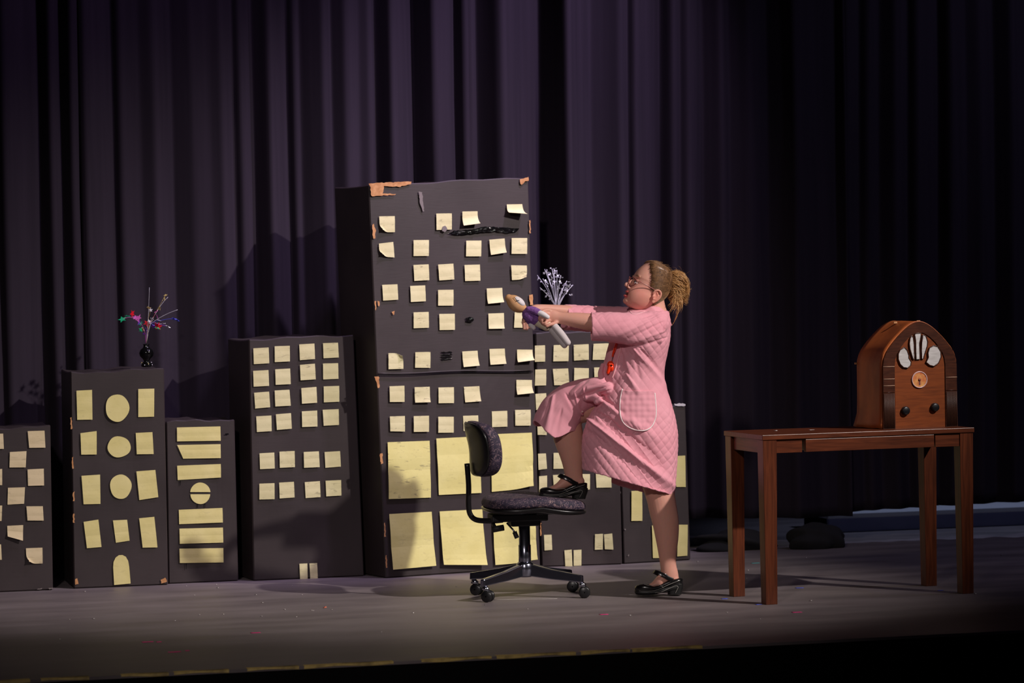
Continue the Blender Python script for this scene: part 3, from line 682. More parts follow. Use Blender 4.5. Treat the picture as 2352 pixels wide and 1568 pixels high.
# backrest: pad whose face looks along +x
def back_map(p):   # p: (u across, v up, t thickness forward)
    u, vv, t = p; lean = math.radians(7)
    bow = .22 * u * u / .2 + .012 * math.cos(vv / .125 * 1.4)
    x = -.245 + t + bow - math.sin(lean) * vv; return np.array([x, u, .686 + vv * math.cos(lean)])
def backpad(prof, m, name):
    V, F = [], []; nn = 44
    for sc, t in prof:
        for (u, vv) in rsq(.195 * sc, .128 * sc, .55, nn):
            u2 = u * (1 - .12 * max(0, -vv / .128)); V.append(back_map((u2, vv, t)))
    for k in range(len(prof) - 1):
        for j in range(nn):
            j2 = (j + 1) % nn; F.append((k * nn + j, k * nn + j2, (k + 1) * nn + j2, (k + 1) * nn + j))
    F += [tuple(range(nn))[::-1], tuple((len(prof) - 1) * nn + j for j in range(nn))]
    return mk(name, V, F, m, chair, local=True, mods=[('SUBSURF', dict(levels=1, render_levels=1))])
backpad([(.93, .002), (.985, .008), (1.0, .022), (.99, .048), (.95, .066), (.84, .076), (.45, .078), (.1, .078)], m_fab, 'backrest')
backpad([(.2, -.016), (.75, -.016), (.94, -.010), (.985, 0), (.98, .006)], m_plas, 'back_shell')
v, f = tube([(-.262, 0, .62), (-.256, 0, .52), (-.258, 0, .43), (-.250, 0, .385), (-.220, 0, .360), (-.150, 0, .354), (-.10, 0, .356)], .0125, 12, k=5); mk('back_bar', v, f, m_plas, chair, local=True)
v, f = merge(box_vf((-.03, 0, .368), (.26, .13, .034)), box_vf((-.005, 0, .345), (.13, .10, .035)), box_vf((-.09, 0, .388), (.04, .10, .02)), box_vf((.09, 0, .388), (.10, .16, .016)))
mk('tilt_mechanism', v, f, m_plas_m, chair, smooth=False, local=True, mods=[BEV(.006)])
v, f = tube([(-.15, -.03, .342), (-.15, -.075, .330), (-.135, -.10, .326)], .008, 8); mk('tilt_knob', *merge((v, f), tube([(-.17, -.10, .322), (-.115, -.10, .330)], .014, 12)), m_plas_m, chair, local=True)
v, f = tube([(-.09, -.05, .345), (-.07, -.085, .318), (-.062, -.092, .303)], .0045, 8); lev = mk('height_lever', v, f, m_chrome_d, chair, local=True)
v, f = tube([(-.064, -.091, .308), (-.054, -.098, .280)], .0105, 10); mk('lever_grip', v, f, m_plas_m, lev, local=True)
mk('gas_column', *lathe([(.026, .375), (.026, .240), (.0285, .238), (.0285, .18), (.029, .12)], 28), m_chrome_d, chair, local=True)
mk('hub', *lathe([(.030, .162), (.040, .150), (.040, .098), (.030, .092)], 28), m_chrome_d, chair, local=True)
for cpx in ((1093, 1366), (1113, 1382), (1338, 1373), (1298, 1360)):
    w_ = floor_pt(*cpx) - co; L = np.array([w_ @ np.array([math.cos(CA), math.sin(CA), 0]), w_ @ np.array([-math.sin(CA), math.cos(CA), 0]), 0])
    rad = np.linalg.norm(L); dr = L / rad; sd = np.array([-dr[1], dr[0], 0]); R_ = .268
    def cs(r, z0, z1, hw): return [dr * r - sd * hw + (0, 0, z0), dr * r + sd * hw + (0, 0, z0), dr * r + sd * hw * .8 + (0, 0, z1), dr * r - sd * hw * .8 + (0, 0, z1)]
    V = cs(.030, .096, .152, .020) + cs(.13, .084, .128, .018) + cs(R_ + .012, .072, .103, .015)
    F = [(3, 2, 1, 0), (8, 9, 10, 11)] + [(k * 4 + j, k * 4 + (j + 1) % 4, k * 4 + 4 + (j + 1) % 4, k * 4 + 4 + j) for k in range(2) for j in range(4)]
    leg = mk('base_leg', V, F, m_chrome_d, chair, smooth=False, local=True, mods=[BEV(.004)])
    p = dr * R_; tdir = np.array([math.cos(2.1 + R_ * 3 + cpx[0] * .003), math.sin(2.1 + cpx[0] * .003), 0]); tdir /= np.linalg.norm(tdir); td2 = np.array([-tdir[1], tdir[0], 0])
    off = p + tdir * .018
    fk = merge(lathe([(.008, .105), (.008, .062)], 12, p), tube([p + (0, 0, .066), p + tdir * .012 + (0, 0, .058), off + (0, 0, .030)], [.016, .015, .009], 10))
    cst = mk('caster', *fk, m_chrome, leg, local=True)
    wh = []
    for sgn in (-1, 1):
        V, F = [], []; prof = [(.004, 0), (.022, .001), (.0265, .005), (.0265, .012), (.022, .0155), (.003, .016)]; nn = 24
        for rr_, hh in prof:
            for j in range(nn):
                a = 2 * math.pi * j / nn; V.append(off + (0, 0, .0270) + td2 * sgn * (.006 + hh) + tdir * rr_ * math.cos(a) + np.array([0, 0, rr_ * math.sin(a)]))
        for k in range(len(prof) - 1):
            for j in range(nn): F.append((k * nn + j, k * nn + (j + 1) % nn, (k + 1) * nn + (j + 1) % nn, (k + 1) * nn + j))
        wh.append((V, F))
    w_o = mk('caster_wheels', *merge(*wh), m_rub, leg, local=True)

# ------------------------------------------------------------------ tinsel sprays in vases
m_gloss_black = mat('glossy_black_vase', lin(12, 12, 13), rough=.08)
def star_vf(c, r, nrm_seed):
    rr = np.random.RandomState(nrm_seed); a = rr.normal(size=3); a /= np.linalg.norm(a); b = np.cross(a, rr.normal(size=3)); b /= np.linalg.norm(b); n_ = np.cross(a, b)
    V = []
    for s in (-1, 1):
        for i in range(10):
            t = math.pi * i / 5; q_ = r if i % 2 == 0 else r * .45; V.append(np.array(c) + q_ * (math.cos(t) * a + math.sin(t) * b) + n_ * s * .0006)
    return V, [tuple(range(10)), tuple(range(19, 9, -1))] + [(i, (i + 1) % 10, 10 + (i + 1) % 10, 10 + i) for i in range(10)]
mt = {k: mat('foil_' + k, c, rough=.3, metal=.25) for k, c in dict(green=lin(40, 190, 130), red=lin(230, 30, 50), pink=lin(225, 110, 200), violet=lin(130, 60, 200), silver=lin(225, 222, 235), gold=lin(215, 190, 120), blue=lin(70, 80, 220)).items()}
d2 = depth_of(B2.hit(335, 842) + B2.n * .16)
vb = P(337, 842, d2); vb[2] = max(B2.top[0][2], B2.top[1][2]) + .005
vase = thing('vase', 'small glossy black vase of coloured star tinsel on the round-windowed building', 'vase', vb)
s2 = d2 / 7000.0
mk('vase_body', *lathe([(.020, 0), (.027, .004), (.025, .016), (.013, .028), (.018, .038), (.033, .054), (.036, .068), (.030, .084), (.017, .094), (.013, .104), (.017, .112), (.012, .112), (.009, .10)], 28), m_gloss_black, vase, local=True)
for j in range(9):
    a = j * .7; c = np.array([.027 * math.cos(a), .027 * math.sin(a), .010 + .006 * (j % 3)]); mk('bead', *lathe([(.0004, -.003), (.0028, 0), (.0004, .003)], 6, c), mt['gold' if j % 2 else 'silver'], vase, local=True)
def wpt(px, py, k): return P(px, py, d2 + k)
wires = [([(335, 788), (333, 765), (327, 748), (318, 738), (300, 728), (281, 733)], 'pink'), ([(335, 788), (337, 765), (341, 742), (355, 742), (380, 748)], 'violet'),
         ([(336, 788), (341, 755), (349, 735), (365, 705), (381, 675)], 'gold'), ([(336, 788), (340, 755), (341, 730), (345, 715), (339, 703)], 'gold'), ([(336, 788), (343, 750), (358, 735), (385, 720), (408, 711)], 'silver'),
         ([(336, 788), (345, 745), (372, 735), (395, 732), (412, 737)], 'blue'), ([(336, 788), (341, 750), (354, 725), (361, 712)], 'red'), ([(336, 788), (338, 760), (341, 720), (342, 690), (343, 660)], 'silver'), ([(336, 788), (347, 740), (370, 700), (386, 682)], 'silver')]
for i, (pp, c) in enumerate(wires):
    v, f = tube([wpt(x, y, .012 * (j * ((i % 3) - 1))) for j, (x, y) in enumerate(pp)], .0009, 5, k=3); mk('tinsel_wire', v, f, mt[c], vase)
stars = [(281, 733, 8, 'green'), (294, 726, 6, 'green'), (304, 720, 7, 'red'), (311, 729, 7, 'pink'), (318, 730, 7, 'pink'), (319, 740, 6, 'violet'), (323, 743, 5, 'green'), (324, 757, 5, 'green'), (328, 756, 4, 'gold'), (337, 742, 6, 'red'), (343, 739, 6, 'silver'),
         (347, 745, 6, 'blue'), (352, 750, 5, 'violet'), (360, 747, 6, 'red'), (364, 749, 7, 'red'), (373, 744, 6, 'silver'), (362, 753, 6, 'green'), (385, 750, 5, 'silver'), (358, 741, 4, 'silver'), (366, 708, 4, 'gold'), (380, 678, 4, 'gold'), (378, 686, 4, 'gold'),
         (342, 707, 4, 'gold'), (346, 712, 4, 'silver'), (399, 732, 4, 'blue'), (407, 735, 4, 'blue'), (335, 757, 4, 'violet'), (331, 766, 3, 'violet'), (358, 716, 4, 'pink'), (361, 727, 4, 'pink'), (349, 733, 4, 'silver'), (365, 735, 4, 'silver')]
for i, (x, y, r_, c) in enumerate(stars):
    mk('foil_star', *star_vf(wpt(x, y, rnd.uniform(-.03, .03)), r_ * s2 * 1.35, i), mt[c], vase, smooth=False)

d6 = depth_of(B6.hit(1280, 760) + B6.n * .16)
vb6 = P(1278, 758, d6); vb6[2] = max(B6.top[0][2], B6.top[1][2]) + .005
vase6 = thing('vase', 'black vase of silver tinsel on the building behind the outstretched arms', 'vase', vb6)
mk('vase_body', *lathe([(.020, 0), (.027, .004), (.025, .016), (.013, .026), (.018, .034), (.031, .048), (.033, .060), (.028, .074), (.016, .084), (.013, .092), (.017, .100), (.012, .100), (.009, .09)], 28), m_gloss_black, vase6, local=True)
rs = np.random.RandomState(4)
tips = [(1251, 618), (1255, 621), (1268, 617), (1272, 616), (1279, 620), (1288, 632), (1234, 632), (1247, 640), (1302, 645), (1310, 652), (1316, 654), (1305, 668), (1260, 640), (1240, 660), (1256, 671), (1298, 650), (1285, 648), (1273, 648), (1264, 627), (1292, 662)]
for i, (x, y) in enumerate(tips):
    kk = rs.uniform(-.06, .06); mid = (1278 + (x - 1278) * .45 + rs.uniform(-2, 2), 708 + (y - 708) * .55)
    pts = [P(1278 + rs.uniform(-3, 3), 712, d6), P(mid[0], mid[1], d6 + kk * .5), P(x, y, d6 + kk)]
    v, f = tube(pts, [.0011, .0011, .0016], 5, k=5); wo = mk('tinsel_wire', v, f, mt['silver'], vase6)
    for j in range(5):
        t = rs.uniform(.35, 1.0); pa = np.array(pts[1]) * (1 - t) + np.array(pts[2]) * t + rs.normal(size=3) * .008
        mk('foil_star', *star_vf(pa, rs.uniform(.004, .0085), 100 + i * 7 + j), mt['silver'], vase6, smooth=False)

# ------------------------------------------------------------------ things lying at the back and on the floor
m_cloth = mat('black_cloth', lin(20, 19, 20), lin(28, 27, 30), scale=6, rough=.9, bump=.3)
def bundle(px, py, size, label, seed):
    c = floor_pt(px, py); bm = bmesh.new(); bmesh.ops.create_icosphere(bm, subdivisions=4, radius=1.0); rs = np.random.RandomState(seed); V = []
    k = rs.uniform(1, 4, (6, 3)); ph = rs.uniform(0, 6, 6)
    for v in bm.verts:
        p = np.array(v.co); r_ = 1 + sum(.06 * math.sin(p @ k[i] * 1.7 + ph[i]) for i in range(6)) + .04 * math.sin(9 * p[0] + 4 * p[1] + seed)
        z = max(p[2] * r_, -.55); V.append((c[0] + p[0] * r_ * size[0], c[1] + p[1] * r_ * size[1], (z + .55) * size[2]))
    F = [[v.index for v in f.verts] for f in bm.faces]; bm.free()
    tag(mk('cloth_bundle', V, F, m_cloth, base=c), label, 'cloth')
bundle(1875, 1258, (.15, .10, .085), 'rounded black cloth bundle on the floor under the curtain hem, behind the console table', 3)
bundle(1690, 1262, (.22, .10, .065), 'low flat heap of black cloth on the floor under the curtain hem', 5)
m_pale = mat('pale_blue_board', lin(150, 156, 196), lin(170, 176, 212), scale=2, rough=.5)
m_nose = mat('white_edge', lin(214, 214, 220), rough=.5)
st = thing('low_platform', 'low pale blue platform with a white top edge behind the raised curtain hem', 'platform', (6.95, 16.03, 0))
box('face', (0, 0, .041), (2.0, .03, .078), m_pale, st, .003); box('top', (0, .22, .094), (2.02, .50, .028), m_nose, st, .004); box('core', (0, .24, .040), (1.96, .40, .076), m_black, st, 0)

def strip(name, px, py, lpx, wpx, c, label, group, rot=0.0):
    p = floor_pt(px, py); L = lpx * depth_of(p) / 7000; Wd = wpx
    a = math.radians(rot); u = np.array([math.cos(a), math.sin(a), 0]); n_ = np.array([-math.sin(a), math.cos(a), 0])
    nn = 5; V = []
    for s in (-1, 1):
        for i in range(nn): V.append(p + u * L * (i / (nn - 1) - .5) + n_ * (s * Wd / 2 + rnd.uniform(-.003, .003)) + (0, 0, .0012))
    F = [(i, i + 1, nn + i + 1, nn + i) for i in range(nn - 1)]
    tag(mk(name, V, F, c, base=p, mods=[('SOLIDIFY', dict(thickness=.0008, offset=0))]), label, 'tape', group)
m_pink = mat('pink_tape', lin(235, 70, 140), rough=.5); m_blue = mat('blue_tape', lin(90, 110, 230), rough=.4); m_teal = mat('teal_tape', lin(90, 190, 190), rough=.4)
for px, py, L in ((1387, 1411, 20), (1830, 1406, 22), (587, 1453, 23), (339, 1474, 26), (365, 1474, 12), (401, 1497, 30), (430, 1494, 10)):
    strip('floor_tape', px, py, L, .028, m_pink, 'short pink tape mark stuck on the stage floor', 'pink tape marks')
for px, py, L in ((1664, 1375, 14), (1743, 1388, 16), (1836, 1350, 18), (2160, 1356, 12)):
    strip('floor_tape', px, py, L, .022, m_blue, 'small blue tape mark on the floor near the console table', 'blue tape marks')
strip('floor_tape', 1735, 1293, 20, .02, m_teal, 'small teal tape mark on the floor behind the console table', None)
strip('floor_tape', 1205, 1376, 150, .006, m_white, 'thin white chalk-like line on the floor under the office chair', None, rot=-14)
spots = [(428, 1346), (497, 1343), (500, 1350), (672, 1345), (588, 1366), (694, 1366), (447, 1367), (195, 1359), (603, 1384), (654, 1400), (716, 1402), (720, 1403), (762, 1400), (458, 1412), (402, 1426), (513, 1411), (601, 1416), (681, 1417), (160, 1423), (215, 1421), (137, 1468),
         (1048, 1347), (949, 1408), (1212, 1399), (1447, 1414), (1670, 1407), (1746, 1422), (1475, 1316), (1602, 1290), (1715, 1329), (1718, 1310), (1852, 1281), (2300, 1275), (2240, 1364), (1862, 1380), (876, 1452), (1114, 1390)]
for px, py in spots:
    p = floor_pt(px, py); k = rnd.uniform(0, 3); L = rnd.uniform(.003, .007)
    V = [p + np.array([L * math.cos(k + t), 1.6 * L * math.sin(k + t), .0015 + rnd.uniform(0, .003)]) for t in (0, 1.4, 2.9, 4.6)] + [p + (0, 0, .0002)]
    tag(mk('paper_scrap', V, [(0, 1, 2, 3), (1, 0, 4), (2, 1, 4), (3, 2, 4), (0, 3, 4)], m_white, base=p), 'tiny white paper scrap lying on the stage floor', 'paper scrap', 'paper scraps on the stage floor')
p = floor_pt(746, 1396); tag(mk('paper_scrap', [p + np.array(c) for c in ((-.008, -.004, .001), (.009, -.006, .004), (.006, .010, .008), (-.006, .008, .002), (0, 0, .0003))], [(0, 1, 2, 3), (1, 0, 4), (2, 1, 4), (3, 2, 4), (0, 3, 4)], mat('orange_scrap', lin(235, 130, 100), rough=.6), base=p), 'crumpled orange paper scrap lying on the stage floor', 'paper scrap')

# ------------------------------------------------------------------ the person: modelled in photo pixels on her own depth plane, then turned into metres
GD = depth_of(floor_pt(1505, 1366)); GS = GD / F_PX
def G(V):
    V = np.asarray(V, float); d = GD + V[:, 2] * GS
    r = Fw[None] + np.outer((V[:, 0] - 1176) / F_PX, Rw) + np.outer((784 - V[:, 1]) / F_PX, Uw)
    return CAM + r * d[:, None]
WV = np.array([0, 0, 1.0])
def loft(rows, n=28, k=4, cap=(True, True), ax=None, uv=None):
    """rows: (x, y, w, a, b): a half size across the path in the picture plane, b half size in depth"""
    q = catmull(np.array(rows, float), k); pts = q[:, :3]; N = len(pts)
    T = np.gradient(pts, axis=0); T /= np.linalg.norm(T, axis=1)[:, None] + 1e-9
    V, U = [], []; s = np.concatenate([[0], np.cumsum(np.linalg.norm(np.diff(pts, axis=0), axis=1))])
    rings = []
    def ring(p, t, a, b, sv):
        A = np.cross(t, WV); la = np.linalg.norm(A); A = A / la if la > 1e-6 else np.array([1.0, 0, 0])
        Bv = np.cross(A, t); Bv /= np.linalg.norm(Bv); r_ = []
        per = math.pi * (a + b)
        for j in range(n):
            an = 2 * math.pi * j / n; r_.append(p + a * math.cos(an) * A + b * math.sin(an) * Bv); U.append((per * j / n, sv))
        rings.append(r_)
    if cap[0]:
        for ph in (80, 55, 28):
            c = math.cos(math.radians(ph)); ring(pts[0] - T[0] * min(q[0, 3], q[0, 4]) * math.sin(math.radians(ph)) * .9, T[0], q[0, 3] * c, q[0, 4] * c, s[0])
    for i in range(N): ring(pts[i], T[i], q[i, 3], q[i, 4], s[i])
    if cap[1]:
        for ph in (28, 55, 80):
            c = math.cos(math.radians(ph)); ring(pts[-1] + T[-1] * min(q[-1, 3], q[-1, 4]) * math.sin(math.radians(ph)) * .9, T[-1], q[-1, 3] * c, q[-1, 4] * c, s[-1])
    V = np.array(rings).reshape(-1, 3); M_ = len(rings); F = []
    for i in range(M_ - 1):
        for j in range(n):
            j2 = (j + 1) % n; F.append((i * n + j, i * n + j2, (i + 1) * n + j2, (i + 1) * n + j))
    F += [tuple(range(n))[::-1], tuple((M_ - 1) * n + j for j in range(n))]
    if uv is not None: uv.append((V, np.array(U)))
    return V, F
def shell(rows, th, depth_frac=.6, n=40, k=4, uv=None, hem=None):
    """open-ended sleeve or skirt: outer loft, then back inside along the same path"""
    q = catmull(np.array(rows, float), k); m_ = len(q); inn = q[::-1][:max(3, int(m_ * depth_frac))].copy(); inn[:, 3:] -= th
    pts = q[:, :3]; T = np.gradient(pts, axis=0); T /= np.linalg.norm(T, axis=1)[:, None]
    s = np.concatenate([[0], np.cumsum(np.linalg.norm(np.diff(pts, axis=0), axis=1))])
    allr = [(q[i], T[i], s[i]) for i in range(m_)] + [(inn[i], T[m_ - 1 - i], s[m_ - 1 - i]) for i in range(len(inn))]
    V, U, F = [], [], []
    for (row, t, sv) in allr:
        A = np.cross(t, WV); A /= np.linalg.norm(A); Bv = np.cross(A, t); per = math.pi * (row[3] + row[4])
        for j in range(n):
            an = 2 * math.pi * j / n; p = row[:3] + row[3] * math.cos(an) * A + row[4] * math.sin(an) * Bv
            if hem is not None: p = p + hem(an, sv / s[-1])
            V.append(p); U.append((per * j / n, sv))
    for i in range(len(allr) - 1):
        for j in range(n):
            j2 = (j + 1) % n; F.append((i * n + j, i * n + j2, (i + 1) * n + j2, (i + 1) * n + j))
    F += [tuple(range(n))[::-1], tuple((len(allr) - 1) * n + j for j in range(n))]
    V = np.array(V)
    if uv is not None: uv.append((V, np.array(U)))
    return V, F
def ell(c, r, axes=None, n=18):
    V, F = [], []; ax = np.eye(3) if axes is None else np.array(axes, float)
    for i in range(n // 2 + 1):
        th = math.pi * min(max(i / (n // 2), .02), .98)
        for j in range(n):
            ph = 2 * math.pi * j / n; d = (math.sin(th) * math.cos(ph) * r[0], math.sin(th) * math.sin(ph) * r[1], math.cos(th) * r[2]); V.append(np.array(c) + d[0] * ax[0] + d[1] * ax[1] + d[2] * ax[2])
    for i in range(n // 2):
        for j in range(n):
            j2 = (j + 1) % n; F.append((i * n + j, i * n + j2, (i + 1) * n + j2, (i + 1) * n + j))
    F += [tuple(range(n))[::-1], tuple((n // 2) * n + j for j in range(n))]
    return np.array(V), F
def fuse(parts, voxel, smooth_it=4):
    """union of closed pieces as one continuous surface (picture-plane units)"""
    V, F = [], []
    for v, f in parts:
        me = bpy.data.meshes.new('tmp'); me.from_pydata([tuple(p) for p in v], [], f); bm = bmesh.new(); bm.from_mesh(me); bmesh.ops.recalc_face_normals(bm, faces=bm.faces)
        k = len(V); V += [tuple(x.co) for x in bm.verts]; F += [tuple(x.index + k for x in fc.verts) for fc in bm.faces]; bm.free(); bpy.data.meshes.remove(me)
    me = bpy.data.meshes.new('tmp'); me.from_pydata(V, [], F); o = bpy.data.objects.new('tmp', me); COL.objects.link(o)
    md = o.modifiers.new('r', 'REMESH'); md.mode = 'VOXEL'; md.voxel_size = voxel; md.adaptivity = 0
    if smooth_it: ms = o.modifiers.new('s', 'SMOOTH'); ms.factor = .5; ms.iterations = smooth_it
    dg = bpy.context.evaluated_depsgraph_get(); ev = o.evaluated_get(dg); m2 = bpy.data.meshes.new_from_object(ev)
    n = len(m2.vertices); co_ = np.empty(n * 3); m2.vertices.foreach_get('co', co_); nr = np.empty(n * 3); m2.vertex_normals.foreach_get('vector', nr)
    fc = [tuple(p.vertices) for p in m2.polygons]
    bpy.data.objects.remove(o, do_unlink=True); bpy.data.meshes.remove(me); bpy.data.meshes.remove(m2)
    return co_.reshape(-1, 3), nr.reshape(-1, 3), fc

foot0 = floor_pt(1512, 1366)
girl = thing('person', 'person in a quilted pink housecoat with glasses, one foot up on an office chair', 'person', foot0)
def gm(name, vf, m, parent=None, **kw):
    return mk(name, G(vf[0]), vf[1], m, parent if parent is not None else girl, **kw)

# ---- head frame
PIT, YAW, ROL = math.radians(27), math.radians(17), math.radians(6)
Fh0 = np.array([-math.cos(PIT), -math.sin(PIT), 0]); Uh0 = np.array([math.sin(PIT), -math.cos(PIT), 0]); S0 = WV
Fh = math.cos(YAW) * Fh0 - math.sin(YAW) * S0; Sh = math.cos(YAW) * S0 + math.sin(YAW) * Fh0
Uh = math.cos(ROL) * Uh0 + math.sin(ROL) * Sh; Sh = math.cos(ROL) * Sh - math.sin(ROL) * Uh0
HC = np.array([1490, 652, -4.0])
def hd(f, u, s): return HC + f * Fh + u * Uh + s * Sh
SEC = np.array([(52, 3, -10, 7), (49.5, 14, -24, 19), (44, 23, -34, 27), (36, 29, -41, 32), (26, 34, -45.5, 35), (14, 38, -48, 36.5), (3, 39.5, -48, 36.5), (-6, 38, -47, 36), (-14, 37, -45, 35.5), (-22, 38, -42, 35), (-30, 39, -39, 35.5), (-38, 39.5, -34, 34.5), (-47, 38.5, -29, 31.5), (-56, 36, -22, 26), (-63, 32, -12, 18), (-67, 26, -2, 11)], float)
def head_grid(off=0.0, n=48, k=3, ex=2.25):
    q = catmull(SEC, k); out = []; LOC = []
    for u, fr, bk, hw in q:
        c = (fr + bk) / 2; a = (fr - bk) / 2 + off; h = hw + off
        for j in range(n):
            t = 2 * math.pi * j / n; ct, st_ = math.cos(t), math.sin(t)
            e = 2 / ex; f = c + a * math.copysign(abs(ct) ** e, ct); s = h * math.copysign(abs(st_) ** e, st_)
            if ct > 0 and u < 0: s *= 1 - .06 * ct
            LOC.append((f, u + (off if u > 40 else 0) * .6, s)); out.append(hd(*LOC[-1]))
    m_ = len(q); F = []
    for i in range(m_ - 1):
        for j in range(n):
            j2 = (j + 1) % n; F.append((i * n + j, i * n + j2, (i + 1) * n + j2, (i + 1) * n + j))
    F += [tuple(range(n))[::-1], tuple((m_ - 1) * n + j for j in range(n))]
    return np.array(out), F, np.array(LOC), m_, n
HAX = [Fh, Uh, Sh]
hv, hf, _, _, _ = head_grid()
parts = [(hv, hf)]
L3 = lambda rows, n=16, k=3: loft([tuple(hd(f, u, s)) + (a, b) for f, u, s, a, b in rows], n, k)
parts += [L3([(35, -4, 0, 3.6, 3.6), (39.5, -12, 0, 4.0, 4.0), (43.5, -19, 0, 4.2, 4.2), (48.5, -24, 0, 4.4, 4.6)]), ell(hd(48, -26, 0), (4.6, 4.0, 4.8), HAX), ell(hd(41.5, -28.5, 4.8), (4.2, 3.0, 3.0), HAX), ell(hd(41.5, -28.5, -4.8), (4.2, 3.0, 3.0), HAX)]
parts += [ell(hd(39.4, -38.6, 0), (4.4, 2.3, 8.5), HAX), ell(hd(39.0, -49.0, 0), (4.8, 2.9, 7.5), HAX), ell(hd(31, -58, 0), (8, 8, 13), HAX)]
for sg in (-1, 1):
    parts += [ell(hd(34.8, 2.5, sg * 14), (3.2, 3.4, 12), HAX)]
    parts += [ell(hd(34.5, -8.5, sg * 15), (3.2, 3.4, 7.5), HAX)]          # eyelids
    # ear: outer rim, lobe, bowl
    E0 = lambda f, u, s: hd(-15 + f, -22 + u, sg * (38.5 + s))
    rim = [(-2, -15, 0), (-7, -8, 3), (-10, 2, 5), (-8, 11, 5), (-1, 15, 4), (6, 11, 2), (7, 4, 0)]
    parts += [loft([tuple(E0(*p)) + (2.6, 2.6) for p in rim], 10, 3), ell(E0(-1, -14, .5), (4.5, 4.5, 3), HAX), ell(E0(-2, 0, 0), (6.5, 12, 2.6), HAX), loft([tuple(E0(*p)) + (1.7, 1.7) for p in [(3, -9, 2), (-3, -6, 3.5), (-5, 2, 3.6), (0, 8, 3)]], 8, 3), ell(E0(5, -3, 2), (3, 4, 2.4), HAX)]
# neck, trunk (under the robe)
parts += [loft([(1497, 680, 0, 27, 27), (1503, 704, 0, 25, 25), (1508, 728, 0, 28, 30), (1502, 748, 0, 40, 52)], 28, 4),
          loft([(1492, 755, 0, 38, 62), (1474, 800, 0, 52, 56), (1462, 850, 0, 54, 52), (1466, 900, 0, 56, 58), (1468, 935, 0, 50, 58)], 32, 4)]
# near arm and hand
NA = [(1500, 757, -56, 27, 24), (1450, 754, -66, 24, 23), (1400, 748, -74, 22, 22), (1362, 740, -78, 20, 20), (1325, 735, -78, 17.5, 17), (1292, 730.5, -77, 13.8, 12), (1280, 729, -77, 14.5, 10.5), (1268, 726, -78, 16, 9.5), (1260, 724, -79, 14, 8)]
parts += [loft(NA, 24, 4)]
fing = lambda pts, r0, r1: loft([p + (r0 + (r1 - r0) * i / (len(pts) - 1),) * 2 for i, p in enumerate(pts)], 10, 3)
parts += [fing([(1266, 714, -80), (1256, 712, -86), (1246, 715, -95), (1240, 722, -96), (1240, 728, -92)], 4.3, 3.5), fing([(1263, 721, -81), (1253, 720, -90), (1244, 724, -99), (1239, 731, -98), (1241, 737, -93)], 4.4, 3.6),
          fing([(1262, 728, -81), (1254, 729, -92), (1247, 733, -100), (1244, 739, -98), (1247, 744, -92)], 4.2, 3.5), fing([(1264, 735, -81), (1258, 737, -91), (1252, 741, -97), (1251, 746, -94)], 3.8, 3.2),
          fing([(1280, 738, -82), (1272, 743, -90), (1263, 745, -97), (1256, 749, -99)], 5.0, 3.8)]
# far arm and hand
FA = [(1470, 745, 58, 26, 24), (1420, 732, 60, 22, 22), (1360, 724, 46, 19, 19), (1305, 715, 22, 14.5, 15), (1262, 710, -4, 11, 11), (1244, 710, -18, 11.5, 9), (1230, 712, -26, 13, 8), (1220, 717, -30, 12, 7)]
parts += [loft(FA, 24, 4)]
parts += [fing([(1219, 711, -31), (1209, 718, -34), (1203, 730, -35), (1201, 742, -34)], 4.2, 3.3), fing([(1217, 716, -31), (1208, 726, -35), (1203, 741, -36), (1204, 755, -35)], 4.4, 3.4),
          fing([(1218, 721, -31), (1212, 731, -35), (1209, 745, -36), (1210, 756, -34)], 4.2, 3.4), fing([(1222, 725, -30), (1218, 734, -33), (1215, 745, -34), (1217, 752, -33)], 3.8, 3.2),
          fing([(1236, 716, -26), (1226, 724, -38), (1218, 728, -42), (1211, 733, -43)], 4.8, 3.6)]
# legs
parts += [loft([(1474, 925, -22, 42, 36), (1484, 1000, -20, 40, 34), (1500, 1080, -20, 35, 30), (1517, 1140, -22, 33, 29), (1522, 1165, -22, 32.5, 28), (1529, 1200, -22, 30.5, 27), (1532, 1235, -22, 26.5, 24), (1533, 1270, -22, 21, 19), (1535, 1298, -22, 18.5, 15.5), (1538, 1316, -22, 19.5, 15), (1541, 1334, -22, 19, 14)], 28, 4),
          loft([(1540, 1318, -22, 17, 13), (1520, 1333, -22, 15, 16), (1500, 1346, -22, 9, 17), (1480, 1352, -22, 7, 15)], 20, 4), ell((1549, 1330, -22), (11, 12, 13))]
RWD = 30
parts += [loft([(1462, 925, 26, 44, 38), (1400, 925, 30, 42, 36), (1345, 932, RWD, 38, 34), (1305, 945, RWD, 36, 32), (1300, 970, RWD, 36, 31), (1306, 1005, RWD, 34.5, 30), (1313, 1040, RWD, 29, 26), (1316, 1072, RWD, 22.5, 20), (1318, 1092, RWD, 20.5, 16.5), (1320, 1108, RWD, 20, 15)], 28, 4),
          loft([(1318, 1096, RWD, 18, 13), (1299, 1108, RWD, 15, 16), (1280, 1119, RWD, 9, 17), (1260, 1126, RWD, 7, 15)], 20, 4), ell((1330, 1106, RWD), (13, 14, 13))]
bv, bn, bf = fuse(parts, 1.35, 6)

